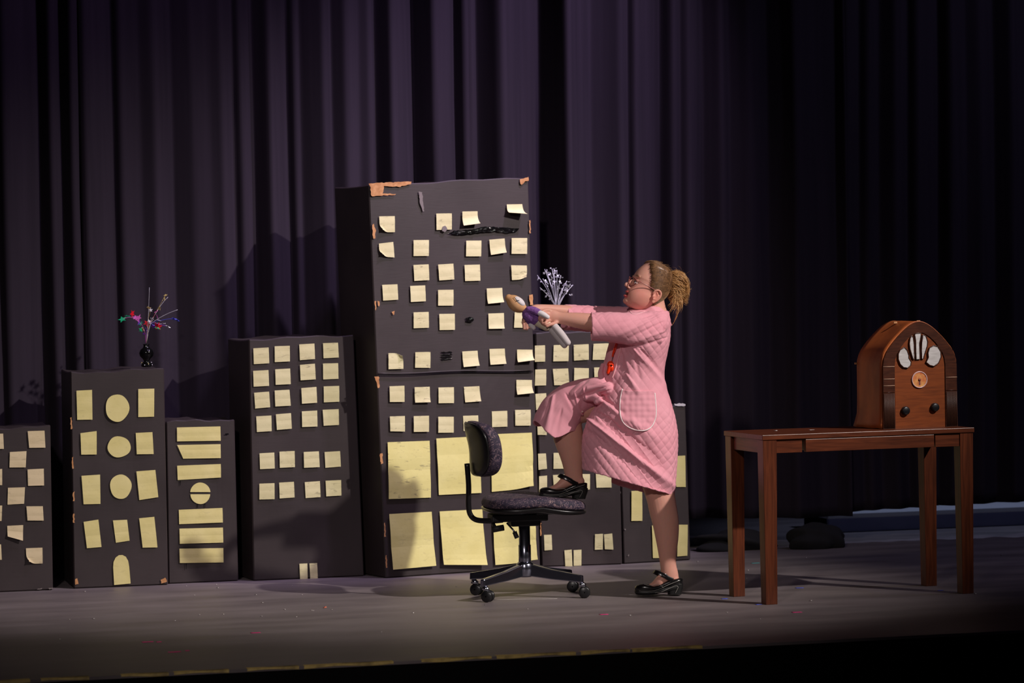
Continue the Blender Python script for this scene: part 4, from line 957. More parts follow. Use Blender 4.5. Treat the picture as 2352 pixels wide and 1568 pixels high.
# skin colour per vertex: face make-up, lips, open mouth
m_skin = NT('skin'); q = m_skin
at = q.n('ShaderNodeVertexColor'); at.layer_name = 'tint'; no = q.n('ShaderNodeTexNoise', i_Scale=60.0, i_Detail=4.0); mxn = q.n('ShaderNodeMixRGB', blend_type='MULTIPLY'); mxn.inputs[0].default_value = .12
q.l(at.outputs['Color'], mxn.inputs[1]); q.l(no.outputs['Color'], mxn.inputs[2]); q.l(mxn.outputs[0], q.b.inputs['Base Color'])
q.b.inputs['Roughness'].default_value = .5; q.b.inputs['Specular IOR Level'].default_value = .3
q.b.inputs['Subsurface Weight'].default_value = .08; q.b.inputs['Subsurface Radius'].default_value = (.012, .005, .003)
rel = bv - HC; lf, lu, ls = rel @ Fh, rel @ Uh, rel @ Sh
tint = np.tile(np.array(lin(222, 162, 144)), (len(bv), 1))
def blend(mask, c, ):
    c = np.array(lin(*c)); tint[:] = tint * (1 - mask[:, None]) + c[None] * mask[:, None]
inhead = (np.linalg.norm(rel, axis=1) < 95) & (bv[:, 1] < 725)
sm = lambda x: 1 / (1 + np.exp(-np.clip(x, -30, 30)))
blend(inhead * .42 * np.exp(-(((lf - 18) / 20) ** 2 + ((lu + 30) / 18) ** 2)) * (np.abs(ls) > 8), (222, 120, 112))
blend(inhead * .5 * np.exp(-(((lf + 17) / 9) ** 2 + ((lu + 22) / 16) ** 2)) * (np.abs(ls) > 30), (230, 126, 106))
lipm = inhead * (lf > 36) * (np.abs(ls) < 10.5)
blend(lipm * sm((3.4 - np.abs(lu + 38.6)) * 2.2), (200, 96, 94)); blend(lipm * sm((3.6 - np.abs(lu + 49.2)) * 2.2), (206, 98, 98))
blend(lipm * sm((2.6 - np.abs(lu + 43.6)) * 3.0), (96, 34, 34))
blend(inhead * (lf > 30) * sm((1.6 - np.abs(lu - 4.5 + .012 * (np.abs(ls) - 14) ** 2)) * 2.5) * sm((10 - np.abs(np.abs(ls) - 15))), (150, 104, 76))
blend(inhead * (lf > 26) * sm((1.0 - np.abs(lu + 10.2)) * 4) * sm((7.5 - np.abs(np.abs(ls) - 15)) * 2), (96, 66, 56))
blend(inhead * (lf > 38) * sm((1.9 - np.hypot(lu + 31.2, (np.abs(ls) - 4.2))) * 3), (120, 56, 48))
body = mk('body', G(bv), bf, m_skin.m, girl, recalc=False)
ca = body.data.color_attributes.new('tint', 'FLOAT_COLOR', 'POINT'); ca.data.foreach_set('color', tint.astype(np.float32).ravel())

# ---- eyes and glasses
m_eye = mat('eye_white', lin(226, 220, 216), rough=.1); m_iris = mat('dark_iris', lin(52, 40, 36), rough=.08)
for sg in (-1, 1):
    e_ = gm('eye', ell(hd(33.4, -12.5, sg * 15), (4.6, 3.6, 5.2), HAX), m_eye); gm('iris', ell(hd(36.9, -11.6, sg * 15), (1.5, 2.2, 2.2), HAX), m_iris, e_)
m_frame = mat('rosy_brown_frame', lin(150, 82, 76), rough=.25)
m_lens = NT('spectacle_lens'); q = m_lens; g1 = q.n('ShaderNodeBsdfGlossy'); g1.inputs['Roughness'].default_value = .02; tr = q.n('ShaderNodeBsdfTransparent'); ms = q.n('ShaderNodeMixShader'); ms.inputs[0].default_value = .09
q.l(tr.outputs[0], ms.inputs[1]); q.l(g1.outputs[0], ms.inputs[2]); q.l(ms.outputs[0], q.t.nodes['Material Output'].inputs['Surface'])
glasses = None
ringpts = {}
for sg in (-1, 1):
    rp_ = []
    for a in np.linspace(0, 2 * math.pi, 33)[:-1]:
        s_ = 15.5 + 12.2 * math.cos(a); u_ = -13 + 10.6 * math.sin(a) * (1.05 if math.sin(a) < 0 else .9); rp_.append(hd(46 - .012 * s_ * s_ + .10 * (u_ + 13), u_, sg * s_))
    ringpts[sg] = rp_
pcs = [tube(ringpts[-1], .95, 8, close=True), tube(ringpts[1], .95, 8, close=True), tube([hd(46, -8, -4), hd(47.2, -6.6, 0), hd(46, -8, 4)], .9, 8, k=4)]
for sg in (-1, 1): pcs.append(tube([hd(38, -9, sg * 27.5), hd(34.5, -8.5, sg * 36), hd(8, -9, sg * 39), hd(-14, -11, sg * 39.5), hd(-22, -19, sg * 38)], .95, 8, k=4))
glasses = gm('glasses', merge(*pcs), m_frame)
for sg in (-1, 1):
    c_ = np.mean(ringpts[sg], 0) + Fh * .8; V = [c_] + list(ringpts[sg]); nn = len(ringpts[sg])
    gm('lens', (V, [(0, 1 + i, 1 + (i + 1) % nn) for i in range(nn)]), m_lens.m, glasses)

# ---- hair
m_hair = NT('dark_blond_hair'); q = m_hair
tcn = q.n('ShaderNodeTexCoord'); no = q.n('ShaderNodeTexNoise', i_Scale=55.0, i_Detail=6.0, i_Distortion=1.5); q.l(tcn.outputs['Object'], no.inputs['Vector'])
r = q.n('ShaderNodeValToRGB'); r.color_ramp.elements[0].position = .3; r.color_ramp.elements[1].position = .7; r.color_ramp.elements[0].color = lin(92, 64, 42); r.color_ramp.elements[1].color = lin(150, 110, 74)
q.l(no.outputs['Fac'], r.inputs[0]); q.l(r.outputs[0], q.b.inputs['Base Color']); q.b.inputs['Roughness'].default_value = .42
m_hair = q.m; m_hair2 = mat('golden_hair', lin(156, 108, 62), lin(212, 164, 108), scale=70, rough=.36)
cv, cf, cl, cm_, cn = head_grid(off=3.0, n=96, k=6)
cv0 = head_grid(off=-.6, n=96, k=6)[0]
HLU = [-70, -52, -40, -30, -22, -12, -4, 4, 14, 24, 33, 41, 47, 60]; HLF = [-60, -22, -20, -22, -17, 2, 8, 9, 14, 20, 25, 27, 24, 30]
hl = lambda u, s: np.interp(u, HLU, HLF) - (1 - min(1, abs(s) / 30)) * (0 if u > 20 else 0)
keep = [f for f in cf if len(f) == 4 and all(cl[i][0] < hl(cl[i][1], cl[i][2]) for i in f)]
used = sorted({i for f in keep for i in f}); rm = {v: i for i, v in enumerate(used)}
tk = np.array([min(1, max(0, (np.interp(cl[i][1], HLU, HLF) - cl[i][0]) / 11)) for i in used])[:, None]; capV = cv0[used] * (1 - tk) + cv[used] * tk; capF = [tuple(rm[i] for i in f) for f in keep]
hair = mk('hair', G(capV), capF, m_hair, girl, mods=[('SOLIDIFY', dict(thickness=.002, offset=0))])
bvh_head = BVHTree.FromPolygons([tuple(p) for p in head_grid(off=3.2, n=48)[0]], [f for f in cf if False] or head_grid(off=3.2, n=48)[1])
BUN = hd(-62, 22, 0) + np.array([2, 0, 0]); cen = hd(-4, 2, 0)
rs = np.random.RandomState(11); strands = []
def on_head(dirv, lift=0.0):
    dirv = dirv / np.linalg.norm(dirv); h = bvh_head.ray_cast(Vector(cen), Vector(dirv))
    d = h[3] if h[0] is not None else 45.0
    return cen + dirv * (d + lift)
tgt = hd(-50, 20, 0) - cen
for i in range(1500):
    u = rs.uniform(-46, 48); s_sign = rs.choice([-1, 1]) if rs.rand() < .35 else -1
    f = np.interp(u, HLU, HLF) + rs.uniform(-14, 1); prof = np.interp(u, SEC[::-1, 0], SEC[::-1, 3]); sw = prof * math.sqrt(max(.02, 1 - min(.98, ((f + 5) / 46) ** 2))) * s_sign
    if u > 30: sw = rs.uniform(-1, 1) * prof
    st0 = hd(f, u, sw) - cen; pts_ = []
    for t in np.linspace(0, 1, 9):
        d = (st0 / np.linalg.norm(st0)) * (1 - t) + (tgt / np.linalg.norm(tgt)) * t + rs.normal(size=3) * .006
        pts_.append(on_head(d, rs.uniform(.1, .9) if 0 < t < 1 else -.6))
    strands.append(tube(pts_, [.15, .3, .34, .34, .34, .34, .34, .34, .3], 3))
gm('hair_strands', merge(*strands), m_hair, hair, kind=None) if False else None
so = gm('swept_strands', merge(*strands), m_hair, hair); so['kind'] = 'stuff'
bun = gm('bun', ell(BUN, (19, 29, 22), [np.array([1, 0, 0]), np.array([0, 1, 0]), WV]), m_hair, hair)
loops = []
for i in range(800):
    k_ = rs.uniform(.80, 1.12); sd_ = rs.uniform(-1, 1); wob_ = rs.normal(size=(5, 3)) * 1.6; ph_ = rs.uniform(0, 6)
    if i % 3 == 1:
        y0 = rs.uniform(-30, 26); sg_ = 1 if rs.rand() < .22 else -1; xs_ = np.linspace(-21, 24, 5); ys_ = y0 + np.array([0, -5, -3, 4, 13]) + rs.uniform(-5, 5)
        ctl = [(x_ * k_, y_ * k_, sg_ * 25 * k_ * math.sqrt(max(.04, 1 - (x_ / 27) ** 2 - min(.95, (y_ / 37) ** 2)))) for x_, y_ in zip(xs_, ys_)]
    elif i % 3:
        ctl = [(-24 + rs.uniform(0, 6), -14 + rs.uniform(-16, 18), sd_ * 10), (-10, -30 * k_, sd_ * 24 * k_), (16 * k_, -20 * k_ + rs.uniform(-8, 8), sd_ * 24 * k_), (25 * k_, 8 + rs.uniform(-10, 10), sd_ * 16 * k_), (8 + rs.uniform(-8, 8), 36 * k_, sd_ * 12)]
    else:
        a0 = rs.uniform(0, 6.28); ctl = [(22 * k_ * math.cos(a0 + t * .55), 33 * k_ * math.sin(a0 + t * .55), (sd_ * 22 * math.cos(t * .5 + ph_))) for t in range(5)]
    loops.append(tube([BUN + np.array(c) + w_ for c, w_ in zip(ctl, wob_)], [.25, .42, .45, .42, .2], 3, k=4))
so = gm('bun_strands', merge(*loops), m_hair2, bun); so['kind'] = 'stuff'
tend = []
for i in range(90):
    x0, y0 = 1552 + rs.uniform(-9, 12), 672 + rs.uniform(-10, 14); L = rs.uniform(15, 42); b_ = rs.uniform(-8, 6); w0 = rs.uniform(-14, 10)
    tend.append(tube([(x0, y0, w0), (x0 + 4 + b_ * .3, y0 + L * .35, w0 - 4), (x0 + 1 + b_ * .7, y0 + L * .7, w0 - 5), (x0 - 5 + b_, y0 + L, w0 - 4)], [.5, .5, .42, .15], 3, k=3))
for pts_ in ([(1555, 690, -10), (1558, 712, -14), (1553, 730, -14), (1543, 748, -10)], [(1553, 690, -8), (1555, 715, -12), (1549, 738, -12), (1545, 742, -10)], [(1556, 680, -10), (1549, 700, -16), (1545, 708, -16), (1549, 711, -15)]):
    tend.append(tube(pts_, [1.3, 1.1, .8, .3], 5, k=5))
for i in range(60):   # fly-away hairs
    a = rs.uniform(0, 6.28); p0 = BUN + np.array([math.cos(a) * 22, math.sin(a) * 34, rs.uniform(-15, 15)]); o_ = np.array([math.cos(a), math.sin(a), rs.normal() * .4]) * rs.uniform(4, 15)
    tend.append(tube([p0, p0 + o_ * .6 + rs.normal(size=3) * 2, p0 + o_ + rs.normal(size=3) * 4], [.16, .14, .08], 3, k=4))
for i in range(36):
    f = rs.uniform(-40, 24); p0 = on_head(hd(f, 48, rs.uniform(-15, 15)) - cen); tend.append(tube([p0, p0 + Uh * rs.uniform(1, 4) - Fh * 5, p0 + Uh * rs.uniform(2, 7) - Fh * 12], [.15, .13, .08], 3, k=3))
so = gm('loose_strands', merge(*tend), m_hair2, hair); so['kind'] = 'stuff'

# ---- robe
UVS, AMP = [], []
def rp(vf, amp): AMP.append(amp); return vf
rob = []
core = [(1502, 728, 0, 34, 44), (1490, 742, 0, 46, 64), (1468, 765, 0, 62, 72), (1463, 800, 0, 66, 66), (1455, 835, 0, 67, 60), (1449, 865, 0, 69, 60), (1450, 895, 0, 68, 62), (1455, 930, 0, 64, 62)]
rob.append(rp(loft(core, 40, 4, uv=UVS), .6))
rob.append(rp(ell((1498, 744, -56), (38, 32, 26)), .35)); UVS.append((rob[-1][0], rob[-1][0][:, :2]))
rob.append(rp(ell((1470, 738, 56), (36, 30, 24)), .35)); UVS.append((rob[-1][0], rob[-1][0][:, :2]))
rob.append(rp(shell([(1512, 757, -52, 42, 30), (1480, 757, -64, 41, 32), (1440, 754, -76, 37, 33), (1400, 751, -80, 34.5, 32), (1375, 750, -81, 33, 31), (1358, 750, -82, 32.5, 31)], 4.5, .55, uv=UVS), 1.0))
rob.append(rp(shell([(1478, 742, 58, 36, 32), (1440, 737, 60, 33, 31), (1395, 734, 56, 31, 30), (1340, 731, 42, 30, 29), (1296, 728, 26, 29.5, 28)], 4.5, .55, uv=UVS), .9))
# wrap-over front and skirt: an open sheet running from the near front edge round the back to the far side
ROWS = [(1454, 716, 1536, 714, 46), (1434, 745, 1540, 740, 82), (1425, 790, 1538, 785, 84), (1413, 838, 1529, 830, 71), (1402, 872, 1526, 862, 71), (1386, 905, 1533, 896, 75), (1353, 955, 1548, 946, 82), (1338, 1000, 1557, 998, 86), (1336, 1040, 1555, 1064, 88), (1337, 1077, 1549, 1139, 90)]
def sheet(rows, a0, a1, th, nu=70, k=6, far_drop=0.0):
    q = catmull(np.array(rows, float), k); V, U = [], []
    s = np.concatenate([[0], np.cumsum(np.hypot(np.diff((q[:, 0] + q[:, 2]) / 2), np.diff((q[:, 1] + q[:, 3]) / 2)))])
    def lay(t_):
        L_ = []
        for i, (xf, yf, xb, yb, b) in enumerate(q):
            r_ = []
            for j in range(nu + 1):
                an = math.radians(a0 + (a1 - a0) * j / nu); cx, cy = (xf + xb) / 2, (yf + yb) / 2; hx, hy = (xb - xf) / 2, (yb - yf) / 2; kk = 1 - t_ / abs(hx)
                wv = -(b - t_) * math.copysign(abs(math.sin(an)) ** .72, math.sin(an)); far = max(0, wv / b)
                r_.append((cx + hx * kk * math.cos(an), cy + hy * kk * math.cos(an) + far_drop * far * (i / len(q)) ** 2, wv)); U.append((math.radians(180 - an) if False else (a0 - (a0 + (a1 - a0) * j / nu)) / 180 * math.pi * (hx + b) / 2, s[i]))
            L_.append(r_)
        return np.array(L_)
    A, B_ = lay(0), lay(th); m_, n_ = A.shape[:2]; V = np.concatenate([A.reshape(-1, 3), B_.reshape(-1, 3)]); o = m_ * n_; F = []
    for i in range(m_ - 1):
        for j in range(n_ - 1):
            a = i * n_ + j; F += [(a, a + 1, a + n_ + 1, a + n_), (o + a, o + a + n_, o + a + n_ + 1, o + a + 1)]
    for i in range(m_ - 1):
        for j in (0, n_ - 1):
            a = i * n_ + j; F.append((a, a + n_, o + a + n_, o + a))
    for j in range(n_ - 1):
        for i in (0, m_ - 1):
            a = i * n_ + j; F.append((a, a + 1, o + a + 1, o + a))
    return V, F, np.array(U)
v, f, u = sheet(ROWS, 176, -112, 4.5, far_drop=14); rob.append(rp((v, f), 1.0)); UVS.append((v, u))
# far panel lifted by the knee
def knee_hem(an, t):
    k_ = max(0, t - .6) / .4; c = math.cos(an); s_ = math.sin(an)
    return np.array([0, k_ * k_ * (16 * max(0, -s_) * (1 - abs(c)) + 6 * math.sin(3 * an) - 4), k_ * 4 * math.sin(4 * an)])
rob.append(rp(shell([(1440, 905, 14, 34, 46), (1395, 899, 18, 34, 48), (1350, 906, 22, 38, 48), (1316, 921, 25, 45, 47), (1294, 942, 27, 50, 46), (1281, 964, 28, 52, 46), (1274, 988, 28, 53, 47)], 4.5, .55, uv=UVS, hem=knee_hem), .12))
# bunched cloth at the waist
for pts_ in ([(1318, 906, -8, 14, 18), (1348, 893, -14, 21, 24), (1376, 889, -26, 22, 24), (1398, 892, -44, 15, 18)], [(1346, 914, -24, 8, 12), (1366, 912, -36, 10, 13), (1378, 916, -44, 9, 12), (1370, 923, -44, 7, 10)], [(1384, 838, -22, 5, 8), (1380, 856, -24, 7, 10), (1384, 872, -30, 8, 10)]):
    rob.append(rp(loft(pts_, 16, 4, uv=UVS), 0.0))
# collar
rob.append(rp(shell([(1498, 744, 0, 46, 46), (1499, 732, 0, 40, 42), (1500, 721, 0, 36, 37), (1501, 713, 0, 35, 36)], 4.0, .8, uv=UVS), .2))
rob.append(rp(loft([(1530, 716, 22, 5, 8), (1533, 722, 0, 5, 8), (1526, 726, -26, 5, 8), (1503, 724, -42, 5, 6), (1478, 722, -40, 5, 5), (1454, 723, -26, 5, 5)], 14, 4, uv=UVS), 0.0))
rv, rn, rfc = fuse(rob, 1.4, 3)
# folds and quilting are real relief
kd = KDTree(sum(len(a[0]) for a in UVS)); uvall = []; ampall = []; c_ = 0
for (vv, uu), am in zip(UVS, AMP):
    for p_, t_ in zip(vv, uu): kd.insert(tuple(p_), c_); uvall.append(t_); ampall.append(am); c_ += 1
kd.balance(); amp = np.empty(len(rv))
for i, p_ in enumerate(rv):
    hits = kd.find_n(tuple(p_), 5); wt = np.array([1 / (h[2] + 1.0) for h in hits]); amp[i] = (np.array([ampall[h[1]] for h in hits]) * wt).sum() / wt.sum()
def fold(x, y, A, B_, h, wd, sharp=1.0):
    a = np.array(A, float); b = np.array(B_, float); L = np.linalg.norm(b - a); t_ = (b - a) / L; nn = np.array([-t_[1], t_[0]])
    al = ((x - a[0]) * t_[0] + (y - a[1]) * t_[1]) / L; dd = (x - a[0]) * nn[0] + (y - a[1]) * nn[1]
    return h * np.exp(-(dd / (wd * (.35 + .65 * np.clip(al, 0, 1.2)))) ** 2) * sm((al + .02) * 30) * sm((1.0 - al) * 14)
near = sm((-rn[:, 2] - .1) * 12) * (rv[:, 2] < 0)
X_, Y_ = rv[:, 0], rv[:, 1]; dsp = np.zeros(len(rv))
skirt = (X_ > 1333) & (Y_ > 860)
for A, B_, h, wd in [((1344, 956), (1556, 1124), 6.5, 9), ((1376, 952), (1510, 1066), -11, 15), ((1350, 990), (1535, 1140), -5, 17), ((1385, 922), (1510, 1010), 5, 15), ((1382, 910), (1445, 962), -4.5, 8)]:
    dsp += 1.3 * fold(X_, Y_, A, B_, h, wd) * near * skirt
for A, B_, h, wd in [((1455, 800), (1535, 890), 3.2, 7), ((1470, 800), (1540, 880), -3, 7), ((1455, 805), (1470, 870), -2.5, 6), ((1430, 800), (1455, 885), 2, 8), ((1440, 860), (1470, 905), 3, 8)]:
    dsp += fold(X_, Y_, A, B_, h, wd) * near * (Y_ > 797) * (Y_ < 930)
for A, B_, h, wd in [((1515, 725), (1420, 770), 2.4, 6), ((1520, 740), (1430, 785), -2.2, 6), ((1525, 760), (1440, 792), 2.0, 7), ((1500, 722), (1410, 745), -1.8, 6), ((1530, 775), (1470, 796), -2, 5)]:
    dsp += fold(X_, Y_, A, B_, h, wd) * near * (Y_ < 800)
for A, B_, h, wd in [((1272, 905), (1252, 1005), 3, 8), ((1300, 905), (1330, 960), -2.2, 6), ((1320, 905), (1335, 955), 2, 5), ((1262, 930), (1240, 985), -2.5, 6), ((1345, 890), (1336, 935), -2.0, 5), ((1322, 897), (1350, 872), -2.2, 4), ((1340, 892), (1348, 930), 1.6, 4), ((1398, 884), (1345, 908), -3.5, 6), ((1400, 896), (1352, 918), -3, 6), ((1396, 874), (1350, 886), -2.5, 5), ((1290, 940), (1275, 1000), -2, 7)]:
    dsp += fold(X_, Y_, A, B_, h, wd) * near * (X_ < 1404) * (Y_ > 862)
pq = 11.5
def quilt(a_, b_): return np.sqrt(np.abs(np.sin(math.pi * (a_ * 1.15 + b_) / (2 * pq)) * np.sin(math.pi * (a_ * 1.15 - b_) / (2 * pq))) + 1e-6) ** .7
an_ = np.abs(rn) ** 4 + 1e-6; an_ /= an_.sum(1)[:, None]
puff = an_[:, 2] * quilt(X_ + .12 * Y_, Y_) + an_[:, 0] * quilt(rv[:, 2], Y_) + an_[:, 1] * quilt(X_, rv[:, 2])
lowfreq = .55 + .45 * np.sin(X_ * .031 + Y_ * .023) ; lowfreq = np.where(skirt & (Y_ > 960), 1.0, np.clip(lowfreq, .25, 1))
dsp += (puff - .62) * 2.4 * amp * lowfreq
wr = np.sin(X_ * .11 + 2.2 * np.sin(Y_ * .05)) * np.sin(Y_ * .09 + 1.3 * np.sin(X_ * .07)); dsp += .5 * wr
rvd = rv + rn * dsp[:, None]
m_robe = NT('pink_quilted_cotton'); q = m_robe
tcn = q.n('ShaderNodeTexCoord'); no = q.n('ShaderNodeTexNoise', i_Scale=260.0, i_Detail=3.0); q.l(tcn.outputs['Object'], no.inputs['Vector'])
n2_ = q.n('ShaderNodeTexNoise', i_Scale=6.0, i_Detail=3.0); q.l(tcn.outputs['Object'], n2_.inputs['Vector'])
r = q.n('ShaderNodeValToRGB'); r.color_ramp.elements[0].position = .3; r.color_ramp.elements[1].position = .7; r.color_ramp.elements[0].color = lin(228, 153, 167); r.color_ramp.elements[1].color = lin(235, 166, 179)
q.l(n2_.outputs['Fac'], r.inputs[0]); q.l(r.outputs[0], q.b.inputs['Base Color'])
bp = q.n('ShaderNodeBump', i_Strength=.15, i_Distance=.002); q.l(no.outputs['Fac'], bp.inputs['Height']); q.l(bp.outputs[0], q.b.inputs['Normal'])
q.b.inputs['Roughness'].default_value = .8; q.b.inputs['Specular IOR Level'].default_value = .2; q.b.inputs['Sheen Weight'].default_value = .15
m_robe = q.m
robe = mk('housecoat', G(rvd), rfc, m_robe, girl, recalc=False)
bvh_r = BVHTree.FromPolygons([tuple(p) for p in rvd], rfc)
def on_robe(x, y, lift):
    h = bvh_r.ray_cast(Vector((x, y, -400)), Vector((0, 0, 1)))
    return np.array([x, y, (h[0][2] if h[0] is not None else -80) - lift])
# pocket, its white piping, lapel piping, snap
m_pipe = mat('white_piping', lin(244, 226, 226), rough=.7)
def pk_edge():
    L_ = [(1430, 893), (1425, 915), (1424, 940), (1426, 958), (1434, 973), (1448, 983), (1464, 988), (1482, 988), (1495, 981), (1503, 968), (1507, 950), (1506, 925), (1504, 902)]
    return L_
pe = catmull(np.array([(x, y, 0) for x, y in pk_edge()]), 4)[:, :2]; V, F = [], []; ncol = 24; nr_ = 30
for i in range(nr_ + 1):
    y = 894 + (987 - 894) * i / nr_
    lx = np.interp(y, [894, 915, 940, 958, 973, 983, 988], [1430, 1425, 1424, 1426, 1434, 1448, 1464]); rx = np.interp(y, [894, 925, 950, 968, 981, 988], [1503.5, 1506, 1507, 1503, 1495, 1482])
    for j in range(ncol + 1):
        x = lx + (rx - lx) * j / ncol; yy = y + (4 * math.sin(math.pi * j / ncol) + 6 * j / ncol if i == 0 else 0)
        V.append(on_robe(x, yy, 2.4 + .9 * math.sin(i * .75 + j * .8) * math.sin(i * .75 - j * .8) + (1.2 if i < 2 else 0)))
for i in range(nr_):
    for j in range(ncol): a = i * (ncol + 1) + j; F.append((a, a + 1, a + ncol + 2, a + ncol + 1))
pocket = gm('pocket', (V, F), m_robe, robe, mods=[('SOLIDIFY', dict(thickness=.004, offset=0)), ('SUBSURF', dict(levels=1, render_levels=1))])
gm('pocket_piping', tube([on_robe(x, y, 3.0) for x, y in pe], 1.6, 7), m_pipe, pocket)
lap = catmull(np.array([(1424, 797, 0), (1419, 820, 0), (1412, 845, 0), (1404, 868, 0)]), 6)[:, :2]
gm('lapel_piping', tube([on_robe(x + 2, y, 1.0) for x, y in lap], 1.5, 6), mat('pale_pink_piping', lin(246, 186, 192), rough=.7), robe)
gm('collar_lace', tube([on_robe(x, y, .8) for x, y in catmull(np.array([(1446, 712, 0), (1450, 719, 0), (1458, 722, 0), (1470, 719, 0), (1482, 715, 0)]), 5)[:, :2]], .7, 6), mat('pale_lace', lin(244, 196, 202), rough=.8), robe)
sn = on_robe(1337, 945, .5); gm('snap_button', lathe([(2.6, 0), (2.6, .8), (1.4, 1.0), (.2, 1.0)], 14, (0, 0, 0)), m_chrome, robe) if False else gm('snap_button', ell(sn, (2.6, 2.6, .9)), mat('pearl_snap', lin(226, 190, 186), rough=.2), robe)

# ---- shoes
m_leather = mat('black_leather', lin(20, 19, 20), rough=.22); m_sole = mat('black_rubber_sole', lin(22, 22, 22), rough=.45); m_stitch = mat('pale_stitching', lin(150, 146, 140), rough=.6)
def shoe(ox, oy, ow, rot, label):
    c0, s0 = math.cos(rot), math.sin(rot)
    def TX(p):
        p = np.asarray(p, float); x = p[..., 0] - 1510; y = p[..., 1] - 1366
        return np.stack([1510 + ox + x * c0 - y * s0, 1366 + oy + x * s0 + y * c0, p[..., 2] + ow], -1)
    def solid(rows, n=24, k=4, sq=2.6):
        q = catmull(np.array(rows, float), k); V = []
        for x, yt_, yb, hw in q:
            for j in range(n):
                a = 2 * math.pi * j / n; e = 2 / sq; V.append((x, (yt_ + yb) / 2 + (yb - yt_) / 2 * math.copysign(abs(math.sin(a)) ** e, math.sin(a)), hw * math.copysign(abs(math.cos(a)) ** e, math.cos(a))))
        m_ = len(q); F = [(i * n + j, i * n + (j + 1) % n, (i + 1) * n + (j + 1) % n, (i + 1) * n + j) for i in range(m_ - 1) for j in range(n)] + [tuple(range(n))[::-1], tuple((m_ - 1) * n + j for j in range(n))]
        return TX(np.array(V)), F
    up = gm('shoe', solid([(1458, 1349, 1357, 3), (1460, 1345, 1360, 9), (1466, 1341.5, 1362, 15), (1476, 1340, 1362, 19), (1489, 1341, 1361, 20.5), (1502, 1344, 1359, 20.5), (1515, 1341.5, 1356, 19.5), (1528, 1334.5, 1351, 18.5), (1541, 1329, 1347, 18), (1555, 1327.5, 1345, 16.5), (1564, 1327.5, 1343, 12), (1568, 1329, 1341, 5)]), m_leather)
    up['label'] = label
    gm('sole', solid([(1457.5, 1354, 1360, 4), (1461, 1354, 1364.5, 12), (1470, 1355.5, 1366, 17.5), (1485, 1356, 1366, 20.5), (1500, 1355.5, 1365.5, 20.5), (1512, 1353, 1363, 19.5), (1524, 1349, 1360, 18), (1538, 1345, 1358, 17.5), (1553, 1342, 1356, 17), (1566, 1340, 1352, 12)], sq=3.5), m_sole, up)
    hl_ = [(1553, 1340, 17, 16), (1552, 1350, 17, 15.5), (1550, 1358, 16.5, 15), (1549, 1365.5, 15.5, 14.5)]; V = []; n = 24
    for x, y, a_, b_ in hl_:
        for j in range(n): t = 2 * math.pi * j / n; V.append((x + a_ * math.copysign(abs(math.cos(t)) ** .7, math.cos(t)), y, b_ * math.copysign(abs(math.sin(t)) ** .7, math.sin(t))))
    F = [(i * n + j, i * n + (j + 1) % n, (i + 1) * n + (j + 1) % n, (i + 1) * n + j) for i in range(3) for j in range(n)] + [tuple(range(n))[::-1], tuple(3 * n + j for j in range(n))]
    gm('heel', (TX(np.array(V)), F), m_sole, up, smooth=False, mods=[BEV(.002)])
    path = catmull(np.array([(1546, 1332, -17.5), (1535, 1327, -19), (1521, 1319, -19), (1508, 1313.5, -14), (1502, 1312, -4), (1503, 1313, 7), (1512, 1318, 15), (1528, 1328, 18.5), (1540, 1334, 18)]), 5); V = []; T = np.gradient(path, axis=0)
    for i, p in enumerate(path):
        t = T[i] / np.linalg.norm(T[i]); rad = p - np.array([1530, 1330, 0]); rad -= t * (rad @ t); rad /= np.linalg.norm(rad); wd = np.cross(t, rad)
        for a_, b_ in ((-4.6, -.9), (4.6, -.9), (4.6, .9), (-4.6, .9)): V.append(p + wd * a_ + rad * b_)
    m_ = len(path); F = [(i * 4 + j, i * 4 + (j + 1) % 4, i * 4 + 4 + (j + 1) % 4, i * 4 + 4 + j) for i in range(m_ - 1) for j in range(4)] + [(3, 2, 1, 0), (m_ * 4 - 4, m_ * 4 - 3, m_ * 4 - 2, m_ * 4 - 1)]
    strap = gm('strap', (TX(np.array(V)), F), m_leather, up, mods=[BEV(.0012)])
    gm('buckle', tube(TX(np.array([(1521, 1314, -21), (1534, 1320.5, -21), (1532, 1326, -21), (1519, 1319.5, -21)])), .55, 6, close=True), m_chrome, strap)
    for ln in ([(1468, 1356.5, -17.5), (1487, 1357, -21), (1505, 1355.5, -21), (1520, 1350, -20), (1540, 1340.5, -18.8), (1562, 1332.5, -15)], [(1504, 1361, -21), (1518, 1359, -20), (1535, 1352, -18.5), (1550, 1345.5, -17.8), (1556, 1346, -17.2), (1557, 1350, -17), (1551, 1362, -16.5)],
               [(1479, 1341, -15), (1490, 1344, -20.5), (1505, 1343, -21), (1516, 1343, -20.5), (1524, 1350, -19.8)]):
        gm('stitching', tube(TX(np.array(ln)), .55, 5, k=5), m_stitch, up)
    return up
shoe(0, 0, -22, 0, 'black leather shoe planted on the stage floor')
shoe(-220, -221, RWD, math.radians(1.5), 'black leather shoe resting on the chair seat')

